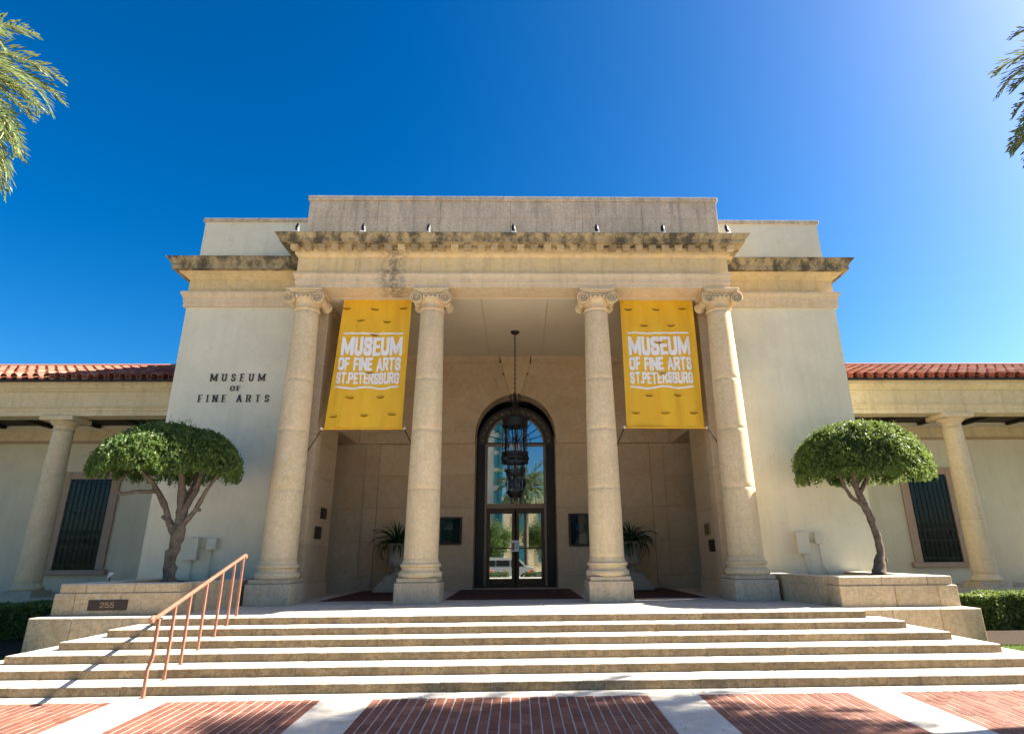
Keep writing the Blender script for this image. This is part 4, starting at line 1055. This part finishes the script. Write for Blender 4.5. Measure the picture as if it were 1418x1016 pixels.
# --- framed posters
def poster(x0,x1,z0,z1,label,kind):
    p=empty('poster_case',((x0+x1)/2,10.03,(z0+z1)/2),label,'poster')
    Y=10.045
    for a,b,c,d in ((x0,x0+.06,z0,z1),(x1-.06,x1,z0,z1),(x0+.0602,x1-.0602,z0,z0+.06),(x0+.0602,x1-.0602,z1-.06,z1)): MB().cbox(a,b,Y-.07,Y,c,d,.006).build('frame',M['iron'],p)
    m_,n,b=newmat('poster_print_'+kind); Pn=pos(n)
    if kind=='left': c=ramp(n,noise(n,Pn,9,8,.85),[(.45,(.012,.014,.016)),(.60,(.05,.055,.05)),(.72,(.35,.36,.32))])
    else: c=ramp(n,noise(n,Pn,5,4,.6),[(.4,(.008,.012,.03)),(.7,(.012,.03,.08))])
    n.links.new(c,b.inputs['Base Color']); b.inputs['Roughness'].default_value=.3
    MB().box(x0+.05,x1-.05,Y-.03,Y-.01,z0+.05,z1-.05).build('print',m_,p)
    if kind=='right':
        cx=(x0+x1)/2+.02
        q=[(cx-.17,z0+.07),(cx+.20,z0+.07),(cx+.20,z0+.30),(cx+.14,z0+.38),(cx-.02,z0+.36)]
        MB().prism(q,Y-.034,Y-.031).build('printed_figure',plain('poster_grey_print',(.30,.31,.33),.5),p)
        bl=plain('poster_blue_print',(.03,.16,.36),.5); wh=plain('poster_star_print',(.45,.6,.75),.5)
        MB().prism([(cx-.14,z0+.52),(cx-.02,z0+.46),(cx+.10,z0+.50),(cx+.13,z0+.60),(cx-.05,z0+.66)],Y-.034,Y-.031).build('printed_shape',bl,p)
        for dx,dz in ((-.1,.48),(.02,.45),(.1,.62),(-.12,.63)): MB().prism([(cx+dx+.02*math.cos(a),z0+dz+.02*math.sin(a)) for a in np.linspace(0,5.5,7)],Y-.037,Y-.0345).build('printed_dot',wh,p)
    MB().box(x0+.055,x1-.055,Y-.055,Y-.05,z0+.055,z1-.055).build('pane',M['glass_win'],p)
    keep(p)
poster(-2.25,-1.60,1.92,2.72,'black framed dark poster case left of the arched entrance door','left')
poster(1.60,2.23,1.85,2.80,'black framed poster case with a blue night scene, right of the door','right')

# --- small plaques on the porch piers
def ppl(sg,y,z,h,w_,mat,label):
    o=MB().cbox(sg*4.815,sg*4.846,-w_/2,w_/2,-h/2,h/2,.004).build('wall_plaque',M[mat]); tag(o,label,'plaque','small square plaques on the porch piers'); o.location=(0,y,z)
    bb=MB().box(sg*4.812,sg*4.8145,-w_/2+.03,w_/2-.03,-h/2+.03,h/2-.03).build('engraved_face',M['bronze'] if mat=='plaque' else M['brassdull'],o)
ppl(-1,7.15,2.66,.26,.42,'plaque','upper dark square plaque on the left porch pier'); ppl(-1,6.85,2.18,.29,.42,'plaque','lower dark square plaque on the left porch pier')
ppl(1,6.95,2.2,.28,.40,'brass','upper brass square plaque on the right porch pier'); ppl(1,6.72,1.80,.28,.40,'plaque','lower dark square plaque on the right porch pier')

# --- electrical boxes on the stucco walls
def ebox(x0,x1,z0,z1,d,label,conds):
    xc=(x0+x1)/2; e=empty('electrical_box',(xc,BY,z0),label,'electrical box','cream electrical boxes on the stucco walls')
    MB().cbox(x0,x1,BY-d,BY,z0,z1,.01).build('box',M['boxpaint'],e); MB().cbox(x0-.01,x1+.01,BY-d-.018,BY-d-.001,z0+.0,z1+.01,.006).build('lid',M['boxpaint'],e)
    for c in conds: MB().tube(c,.014,6).build('conduit',M['boxpaint'],e,smooth=True)
    keep(e)
Yc=BY-.03
ebox(-7.55,-7.25,1.57,2.06,.14,'larger cream electrical box on the left stucco wall, beside the tree trunk',[[(-7.38,Yc,1.57),(-7.38,Yc,1.3),(-7.33,Yc,1.1)]])
ebox(-7.06,-6.86,1.79,2.04,.10,'smaller cream electrical box on the left stucco wall, with a conduit',[[(-6.96,Yc,1.79),(-6.97,Yc,1.4),(-6.93,Yc,1.1)],[(-7.24,Yc,1.85),(-7.06,Yc,1.85)]])
ebox(6.62,6.88,1.59,2.08,.14,'larger cream electrical box on the right stucco wall, nearest the column',[[(6.77,Yc,1.59),(6.79,Yc,1.35),(6.88,Yc,1.12)]])
ebox(7.07,7.26,1.81,2.06,.10,'smaller cream electrical box on the right stucco wall, near the tree trunk',[[(7.16,Yc,1.81),(7.18,Yc,1.38),(7.30,Yc,1.12)],[(6.89,Yc,1.85),(7.07,Yc,1.85)]])

# --- small lamps on the cornice
names=['at the left end of the porch cornice','above the left banner on the cornice','above the inner left column on the cornice','at the middle of the porch cornice','above the inner right column on the cornice','above the right banner on the cornice','at the right end of the porch cornice']
lp=bpy.data.objects.new('cornice_lamp',None); COL.objects.link(lp)
MB().cbox(-.05,.05,-.05,.05,0,.02,.004).build('base',M['white'],lp); MB().tube([(0,0,.02),(0,.01,.09)],.012,6).build('stem',M['iron'],lp)
h=MB().lathe([(.0,-.07),(.030,-.065),(.038,0),(.03,.05),(.012,.09),(.0,.10)],n=12); h.v=[(x,y*.8+z*.2,z*.9+.115) for x,y,z in h.v]; h.build('head',M['iron'],lp,smooth=40)
MB().box(.018,.045,-.045,-.03,.02,.085).build('lens',M['white'],lp)
for i,x in enumerate((-5.26,-3.67,-2.09,-.02,2.02,3.65,5.24)):
    o=lp if i==0 else copy_tree(lp); o.location=(x,4.44,9.078); o.scale=(1.35,1.35,1.45); o.rotation_euler=(0,0,.3*math.sin(i*2.3)); tag(o,'small black lamp '+names[i],'lamp','small lamps along the porch cornice')
gl=empty('ground_lamp',(-8.75,4.2,.95),'small white spot lamp standing at the outer edge of the left planter','lamp')
MB().tube([(0,0,-.1),(0,0,.2)],.012,6).build('stake',M['iron'],gl); h=MB().lathe([(.03,-.06),(.05,.05),(.052,.06)],n=12); h.v=[(x+z*.5,y,z*.8+.24) for x,y,z in h.v]; h.build('head',M['white'],gl,smooth=True)
gl.location=(-7.95,4.2,1.07)

# ================================================================== PLANTS
def leaf_mesh(name, P_, D_, Nn, L_, W_, mat):
    """P_: centres, D_: length direction, Nn: width direction (arrays n,3)"""
    n=len(P_); L_=np.asarray(L_).reshape(-1,1)*np.ones((n,1)); W_=np.asarray(W_).reshape(-1,1)*np.ones((n,1))
    a=P_-D_*L_/2; b=P_+Nn*W_/2; c=P_+D_*L_/2; d=P_-Nn*W_/2
    V=np.stack([a,b,c,d],1).reshape(-1,3)
    me=bpy.data.meshes.new(name); me.vertices.add(4*n); me.vertices.foreach_set('co',V.astype(np.float32).ravel())
    me.loops.add(4*n); me.loops.foreach_set('vertex_index',np.arange(4*n,dtype=np.int32)); me.polygons.add(n)
    me.polygons.foreach_set('loop_start',np.arange(0,4*n,4,dtype=np.int32)); me.polygons.foreach_set('loop_total',np.full(n,4,dtype=np.int32))
    me.materials.append(mat); me.update(calc_edges=True); return me
def unit(v): return v/np.maximum(np.linalg.norm(v,axis=1,keepdims=True),1e-9)
def topiary(x,y,base,label,R,top,bot,trunk,limbs,seed,lobe,ax=1.0,shift=0.,pw=.95):
    t=empty('weeping_topiary_tree',(x,y,base),label,'tree','clipped umbrella shaped trees in the planters')
    g=np.random.default_rng(seed)
    for pts,rs,nm in [(trunk[0],trunk[1],'trunk')]+[(a,b,'limb') for a,b in limbs]:
        P_=[]; n=len(pts)
        # gnarled: resample with jitter
        Q=[];Rr=[]
        for i in range(n-1):
            for k in range(4):
                f=k/4; Q.append([pts[i][j]*(1-f)+pts[i+1][j]*f+g.normal(0,.10)*rs[i]*.8 for j in range(3)]); Rr.append((rs[i]*(1-f)+rs[i+1]*f)*g.uniform(.86,1.16))
        Q.append(pts[-1]); Rr.append(rs[-1])
        MB().tube([tuple(q) for q in Q],Rr,10).build(nm,M['trunk'],t,smooth=True)
    H=top-bot; c=np.array([shift,0,bot]); 
    def rad(a): return R*ax*(1+sum(k*np.sin(m_*a+p_) for k,m_,p_ in lobe))
    # strands draping from the crown
    ns=1500; m_=44; P_=[];D_=[]
    az=g.uniform(0,2*np.pi,ns); t0=np.arccos(g.uniform(.25,1,ns))*1.0; t0=g.uniform(0,1,ns)**.75*1.35; ln_=g.uniform(.25,.6,ns)
    off=g.normal(0,.035,ns)+.035*np.sin(az*5+t0*4+seed)+.03*np.sin(az*9-t0*7+seed*2)+.02*np.sin(az*17+t0*13)
    for s_ in range(m_):
        f=s_/m_; th=np.minimum(t0+ln_*f,1.62+g.uniform(-.05,.07,ns)); aa=az+.12*np.sin(5*f+az*7)
        rr=rad(aa)*(1+off)*(np.sin(np.minimum(th,np.pi/2)))**(pw+.28*np.maximum(0,-np.cos(aa))*(pw>1)); z=H*(np.cos(np.minimum(th,np.pi/2))**.95)*(1+off*.8)-np.maximum(th-np.pi/2,0)*R*1.2
        keepm=(th<1.68)
        p=np.stack([rr*np.cos(aa),rr*np.sin(aa)*.92,z],1)+g.normal(0,.018,(ns,3))
        tdir=np.stack([np.cos(th)*np.cos(aa)*R,np.cos(th)*np.sin(aa)*R,-np.sin(th)*H],1)
        P_.append(p[keepm]); D_.append(unit(tdir)[keepm])
    P_=np.concatenate(P_); D_=np.concatenate(D_)
    D_=unit(D_+g.normal(0,.55,D_.shape)); W_=unit(np.cross(D_,g.normal(0,1,D_.shape)))
    me=leaf_mesh('crown',P_+c,D_,W_,g.uniform(.06,.115,len(P_)),g.uniform(.02,.038,len(P_)),M['leaf']); obj('crown',me,t)
    # inner leaf mass and hanging fringe
    n=26000; u=g.uniform(0,1,n)**.35; aa=g.uniform(0,2*np.pi,n); th=np.arccos(g.uniform(0,1,n))
    rr=rad(aa)*u*np.sin(th)*.97; z=H*u*np.cos(th)*.96; z=np.maximum(z,g.uniform(-.05,.12,n)); p=np.stack([rr*np.cos(aa),rr*np.sin(aa)*.92,z],1)
    D_=unit(g.normal(0,1,(n,3))+np.array([0,0,-.6])); W_=unit(np.cross(D_,g.normal(0,1,D_.shape)))
    me=leaf_mesh('inner_foliage',p+c,D_,W_,g.uniform(.05,.09,n),g.uniform(.02,.04,n),M['leaf']); obj('inner_foliage',me,t)
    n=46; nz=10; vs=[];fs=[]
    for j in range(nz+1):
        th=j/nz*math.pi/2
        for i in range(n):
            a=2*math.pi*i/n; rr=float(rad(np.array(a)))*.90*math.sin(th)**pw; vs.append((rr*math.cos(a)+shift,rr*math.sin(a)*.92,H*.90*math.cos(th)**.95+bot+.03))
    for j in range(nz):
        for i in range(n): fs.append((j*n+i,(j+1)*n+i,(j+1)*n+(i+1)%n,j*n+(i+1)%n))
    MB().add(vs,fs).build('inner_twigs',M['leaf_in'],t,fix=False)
    # a few loose shoots standing out of the outline
    k=620; aa=g.uniform(0,2*np.pi,k); th=g.uniform(.1,1.5,k); PP=[];DD=[]
    for i in range(k):
        b0=np.array([float(rad(aa[i]))*math.sin(th[i])**pw*math.cos(aa[i]),float(rad(aa[i]))*math.sin(th[i])**pw*math.sin(aa[i])*.92,H*math.cos(th[i])**.95]); d=unit(np.array([[math.sin(th[i])*math.cos(aa[i]),math.sin(th[i])*math.sin(aa[i]),math.cos(th[i])*.8]])+g.normal(0,.35,(1,3)))[0]
        L_=g.uniform(.05,.13)+(g.random()<.12)*g.uniform(.05,.16)
        for s_ in range(7): PP.append(b0+d*L_*s_/6+g.normal(0,.012,3)); DD.append(d+g.normal(0,.5,3))
    PP=np.array(PP);DD=unit(np.array(DD)); W_=unit(np.cross(DD,g.normal(0,1,DD.shape)))
    obj('shoots',leaf_mesh('shoots',PP+c,DD,W_,g.uniform(.04,.07,len(PP)),g.uniform(.014,.024,len(PP)),M['leaf']),t)
    return t
lb=[(.05,2,.4),(.04,3,1.2),(.025,7,2.0),(.015,13,.7)]
topiary(-6.88,4.30,1.13,'umbrella shaped clipped tree on the left, in front of the inscribed wall',1.25,3.13,2.22,
    ([(0,0,-.1),(.03,0,.1),(-.02,.02,.5),(.05,.02,.85),(.06,0,1.15)],[.17,.13,.115,.12,.10]),
    [([(-.02,0,.95),(-.12,-.02,1.15),(-.17,-.02,1.25),(-.30,-.05,1.55),(-.55,-.1,1.95),(-.8,-.2,2.2)],[.075,.07,.06,.06,.05,.03]),
     ([(.05,0,1.05),(.02,.03,1.5),(-.05,.05,1.9),(-.12,0,2.4)],[.09,.085,.08,.04]),([(.08,0,1.05),(.12,0,1.45),(.22,.1,1.85),(.35,.1,2.4)],[.075,.065,.06,.03]),
     ([(.10,0,1.10),(.36,-.05,1.42),(.40,-.05,1.52),(.55,-.08,1.85),(.85,-.1,2.3)],[.055,.05,.05,.04,.025]),([(.36,-.05,1.45),(.46,-.06,1.42)],[.045,.03]),
     ([(-.17,-.02,1.22),(-.30,-.03,1.30)],[.05,.035]),
     ([(-.45,-.08,1.80),(-.80,-.25,1.78),(-.98,-.35,1.72),(-1.1,-.4,1.78),(-1.12,-.4,1.95),(-1.05,-.3,2.1)],[.045,.04,.035,.03,.03,.02]),
     ([(.0,0,1.5),(.1,.2,1.9),(.0,.5,2.3)],[.06,.05,.03])],5,lb,1.0,-.38,1.12)
topiary(7.55,4.6,1.13,'umbrella shaped clipped tree on the right, with a thin leaning trunk',1.23,3.18,2.13,
    ([(.0,0,-.1),(.10,.02,.15),(.20,.02,.45),(.17,0,.8),(.10,0,1.15),(.0,0,1.5)],[.16,.12,.085,.075,.075,.08]),
    [([(.0,0,1.5),(-.08,0,1.75),(-.12,.02,2.1),(-.1,.0,2.6)],[.075,.06,.055,.03]),([(-.02,0,1.45),(-.25,-.02,1.62),(-.38,-.03,1.85),(-.48,-.05,2.2)],[.05,.04,.035,.025]),
     ([(-.05,0,1.7),(.2,.1,2.0),(.5,.1,2.4)],[.05,.04,.03]),([(.24,.02,.25),(.30,.02,.35)],[.05,.03])],11,[(.05,2,2.2),(.03,3,.2),(.02,6,2.0),(.015,13,.7)],1.0,.10)
# hedges
def hedge(x0,x1,y0,y1,z0,z1,label,seed):
    g=np.random.default_rng(seed); h=empty('clipped_hedge',((x0+x1)/2,(y0+y1)/2,z0),label,'hedge','clipped hedges before the wings')
    dx,dy,dz=x1-x0,y1-y0,z1-z0
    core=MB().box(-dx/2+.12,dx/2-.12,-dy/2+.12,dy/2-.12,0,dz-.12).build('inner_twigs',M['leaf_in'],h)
    n=int(9000*max(1,dx/4)); f=g.choice(3,n,p=[.52,.40,.08]); p=np.stack([g.uniform(-dx/2,dx/2,n),g.uniform(-dy/2,dy/2,n),g.uniform(.02,dz,n)],1)
    und=.035*np.sin(p[:,0]*3.1)+.03*np.sin(p[:,0]*7.3+1)
    dep=g.exponential(.05,n)
    p[f==0,1]=(-dy/2+dep+und)[f==0]; p[f==1,2]=(dz-dep+und)[f==1]; s_=np.where(g.random(n)<.5,-1,1); p[f==2,0]=(s_*(dx/2-dep))[f==2]
    nr=np.zeros((n,3)); nr[f==0,1]=-1; nr[f==1,2]=1; nr[f==2,0]=s_[f==2]
    D_=unit(nr*.7+g.normal(0,.7,(n,3))+np.array([0,0,.3])); W_=unit(np.cross(D_,g.normal(0,1,D_.shape)))
    obj('foliage',leaf_mesh('foliage',p,D_,W_,g.uniform(.07,.12,n),g.uniform(.035,.06,n),M['hedge']),h)
hedge(8.35,13.2,5.35,6.3,.0,.70,'green clipped hedge right of the steps, its top in sunlight',3)
hedge(-13.2,-8.35,5.35,6.5,.0,.68,'dark clipped hedge left of the steps, in shade',4)
for sg in (-1,1): MB().box(sg*8.2,sg*16,3.3,8.0,-.05,.0).build('mulch_bed',M['soil'])['kind']='structure'
g=np.random.default_rng(9); n=60000
p=np.stack([np.where(g.random(n)<.7,g.uniform(7.9,13,n),-g.uniform(7.9,13,n)),g.uniform(.02,4.6,n)+.0,np.zeros(n)],1)
okm=(np.abs(p[:,0])>8.2)&(p[:,1]<3.25); p=p[okm]; n=len(p)
L_=g.uniform(.03,.065,n); D_=unit(np.stack([g.normal(0,.35,n),g.normal(0,.35,n),np.ones(n)],1)); W_=unit(np.cross(D_,g.normal(0,1,D_.shape))); p[:,2]=-.03+L_*.45
o=obj('lawn_grass',leaf_mesh('lawn_grass',p,D_,W_,L_,.006,M['grass'])); o['kind']='stuff'
# wind blown leaves lying about the paving and steps
g=np.random.default_rng(77); n=150; X_=g.uniform(-8.5,8.5,n); Y_=g.uniform(-1.7,2.3,n); k_=np.clip(np.floor(Y_/TR_)+1,0,6); Y_=np.where((Y_>0)&(g.random(n)<.6),k_*TR_-g.uniform(.01,.08,n),Y_)
k_=np.clip(np.floor(Y_/TR_)+1,0,6); Z_=np.where(Y_<0,.03*Y_,k_*RS)+.006; okm=np.abs(X_)<5.9+(6-k_)*.376; p=np.stack([X_,Y_,Z_],1)[okm]; n=len(p)
D_=unit(np.stack([g.normal(0,1,n),g.normal(0,1,n),g.normal(0,.12,n)],1)); W_=unit(np.cross(D_,np.array([0,0,1])+g.normal(0,.2,(n,3))))
o=obj('fallen_leaves',leaf_mesh('fallen_leaves',p,D_,W_,g.uniform(.025,.055,n),g.uniform(.012,.022,n),plain('dry_fallen_leaf',(.16,.09,.04),.8))); o['kind']='stuff'
# palms
def frond_mesh(L_,seed,nl=46,droop=1.0):
    g=np.random.default_rng(seed); 
    # rachis along +X rising then drooping
    n=14; e=.0; pts=[(0,0,0)]; ang=.0
    for i in range(n):
        ang-= .045*droop*(1+i*.18); px,_,pz_=pts[-1]; pts.append((px+L_/n*math.cos(ang),0,pz_+L_/n*math.sin(ang)))
    pts=np.array(pts)
    P_=[];D_=[];W_=[];LL=[]
    for s_ in (-1,1):
        for k in range(nl):
            f=.16+.84*k/(nl-1); x=f*n; i=min(int(x),n-1); q=pts[i]+(pts[i+1]-pts[i])*(x-i); t=unit((pts[i+1]-pts[i])[None])[0]
            side=np.array([0,s_,0]); up=np.cross(t,np.array([0,1,0])); up*= -1 if up[2]<0 else 1
            ll=L_*.19*(math.sin(math.pi*min(1,.25+.70*f))**.7)*g.uniform(.85,1.1)
            d=unit((t*(.55+.6*f)+side*(1.0-.25*f)+up*g.uniform(.0,.45)+g.normal(0,.10,3))[None])[0]
            for sub in (0,1):
                dd=unit((d+np.array([0,0,-.28 if sub else 0]))[None])[0]
                P_.append(q+d*ll*(.25 if not sub else .74)); D_.append(dd); W_.append(unit(np.cross(dd,up+g.normal(0,.5,3))[None])[0]); LL.append(ll*.58)
    return np.array(P_),np.array(D_),np.array(W_),np.array(LL),pts
FM=[]
for k in range(5):
    P_,D_,W_,LL,pts=frond_mesh(3.0,20+k,52,[.8,1,1.2,1.5,1.05][k])
    lm=leaf_mesh('leaflets',P_,D_,W_,LL,.044,M['frond'])
    rm=MB().tube([tuple(q) for q in pts],[.035*(1-.8*i/14) for i in range(15)],5).build('r',M['rachis']); rme=rm.data; bpy.data.objects.remove(rm)
    FM.append((lm,rme))
def palm(x,y,zc,z0,label,seed,nf=54,scale=1.0,zref=None):
    g=random.Random(seed); t=empty('date_palm',(x,y,z0),label,'palm tree'); H=zc-z0
    pr=[(.34,0),(.27,.4)]+[(.22+.02*(i%2),.4+(H-.9)*i/26) for i in range(1,27)]+[(.34,H-.35),(.42,H-.1),(.25,H+.1)]
    MB().lathe(pr,n=14).build('trunk',M['palmtrunk'],t,smooth=40)
    for i in range(nf):
        lm,rme=FM[i%5]; a=i*2.39996+g.uniform(-.15,.15); f=i/nf; el=1.25-1.75*f+g.uniform(-.1,.1)
        fr=bpy.data.objects.new('frond',rme); COL.objects.link(fr); fr.parent=t; fr.location=(.12*math.cos(a),.12*math.sin(a),H-.05)
        fr.rotation_euler=Matrix.Rotation(a,3,'Z').__matmul__(Matrix.Rotation(-el,3,'Y')).__matmul__(Matrix.Rotation(g.uniform(-.5,.5),3,'X')).to_euler(); s_=scale*g.uniform(.88,1.08); fr.scale=(s_,s_,s_)
        lf=bpy.data.objects.new('leaflets',lm); COL.objects.link(lf); lf.parent=fr
    return t
palm(-12.5,1.1,11.0,0,'feathery palm tree whose frond tips enter the upper left corner',1,115)
palm(11.45,-.95,9.6,0,'feathery palm tree whose frond tips enter the upper right edge',2,130,.95)

palm(14.0,-.75,12.0,0,'taller unseen palm tree added beyond the right edge to thicken the shadow on the brick paving',4,120,.95)  # off-screen palm added to make the shadow on the paving denser
# ================================================================== THINGS MIRRORED IN THE DOOR GLASS
palm(.9,-33,8.4,-.6,'palm tree across the road, mirrored in the entrance door glass',5,50,1.25)
tw=empty('tower_block',(-13.2,-80,-.6),'tall cream tower block across the road, mirrored in the door glass','building')
MB().box(-12,10,-8,8,0,38).build('wall',M['plaster'],tw)
fl=plain('teal_tower_glass',(.03,.16,.19),.15,0)
for k in range(12):
    MB().box(9.2,10.0,8.0,8.25,1.5+k*3,3.6+k*3).build('window',fl,tw)
    for q in range(3): MB().box(-11+q*5.5,-8+q*5.5,8.0,8.2,1.6+k*3,3.2+k*3).build('window',fl,tw)
MB().box(10.0,10.6,6,8.3,0,38).build('glass_fin',fl,tw)
cb=empty('office_building',(14,-62,-.6),'pale stone building across the road, mirrored in the door glass','building')
MB().box(-16,16,-6,6,0,9.6).build('wall',M['wingstone'],cb); MB().box(-16.3,16.3,-6.3,6.3,9.6,10.1).build('roof_edge',M['concrete'],cb)
for q in range(9): MB().box(-14.5+q*3.4,-12.6+q*3.4,6.0,6.1,1.2,3.4).box(-14.5+q*3.4,-12.6+q*3.4,6.0,6.1,5.2,7.8).build('window',fl,cb)
def shade_tree(x,y,s_,seed,label):
    g=np.random.default_rng(seed); t=empty('street_tree',(x,y,-.6),label,'tree')
    MB().tube([(0,0,0),(.1,0,1.2),(.0,.1,2.6*s_)],[.22,.17,.12],9).build('trunk',M['trunk'],t,smooth=True)
    n=14000; cen=g.normal(0,1,(26,3))*np.array([1.3,1.3,.8])*s_+np.array([0,0,3.6*s_]); k=g.integers(0,26,n); p=cen[k]+g.normal(0,.42,(n,3))*s_
    D_=unit(g.normal(0,1,(n,3))); W_=unit(np.cross(D_,g.normal(0,1,(n,3)))); obj('crown',leaf_mesh('crown',p,D_,W_,.20,.12,M['hedge']),t)
shade_tree(2.9,-40,1.15,1,'bushy street tree across the road, right part of the door reflection'); shade_tree(-2.6,-42,.95,2,'smaller street tree across the road, left part of the door reflection')
# parked van across the road
vn=empty('parked_van',(-1,-27,-.66),'pale van parked on the far side of the road, mirrored low in the door','van')
vp=[(-2.6,.45),(2.5,.45),(2.6,.9),(2.45,1.15),(1.75,1.3),(1.1,1.98),(-2.35,2.05),(-2.55,1.8)]
MB().prism(vp,-.95,.95).build('body',M['boxpaint'],vn)
for a,b in ((-2.2,-1.0),(-.9,.3)): MB().box(a,b,.95,.965,1.3,1.8).build('window',M['interior'],vn)
MB().prism([(.45,1.3),(1.6,1.3),(1.05,1.82),(.45,1.82)],.95,.965).build('window',M['interior'],vn)
for x in (-1.7,1.6):
    b=MB().lathe([(.0,-.12),(.33,-.12),(.35,0),(.33,.12),(.0,.12)],n=20); b.v=[(x+p,.88+r,.35+q) for p,q,r in b.v]; b.build('wheel',M['iron'],vn)
    b=MB().lathe([(.0,.121),(.18,.121),(.18,.135),(.0,.135)],n=14); b.v=[(x+p,.88+r,.35+q) for p,q,r in b.v]; b.build('hub',M['boxpaint'],vn)
MB().box(2.52,2.60,.55,.85,.75,.95).build('headlight',M['print_white'],vn)
fo=plain('orange_flower_petals',(.75,.12,.02),.6)
for i,(x,lab) in enumerate(((-1.6,'left white flower trough behind the viewer'),(1.5,'right white flower trough behind the viewer'))):
    pb=empty('flower_trough',(x,-15.2,-.456),lab,'planter','flower troughs by the kerb')
    MB().cbox(-1.1,1.1,-.3,.3,0,.45,.03).build('trough',M['white'],pb)
    gg=np.random.default_rng(40+i); n=1500; p=np.stack([gg.uniform(-1,1,n),gg.uniform(-.28,.28,n),.45+gg.uniform(0,.45,n)],1); D_=unit(gg.normal(0,1,(n,3))); W_=unit(np.cross(D_,gg.normal(0,1,(n,3)))); obj('foliage',leaf_mesh('foliage',p,D_,W_,.14,.05,M['hedge']),pb)
    for k in range(7):
        b=MB().lathe([(.0,-.05),(.07,-.03),(.09,.02),(.05,.06),(.0,.05)],n=9); a,c,d=gg.uniform(-.9,.9),gg.uniform(-.1,.28),.75+gg.uniform(0,.25); b.v=[(px+a,q+c,z+d) for px,q,z in b.v]; b.build('flower',fo,pb)
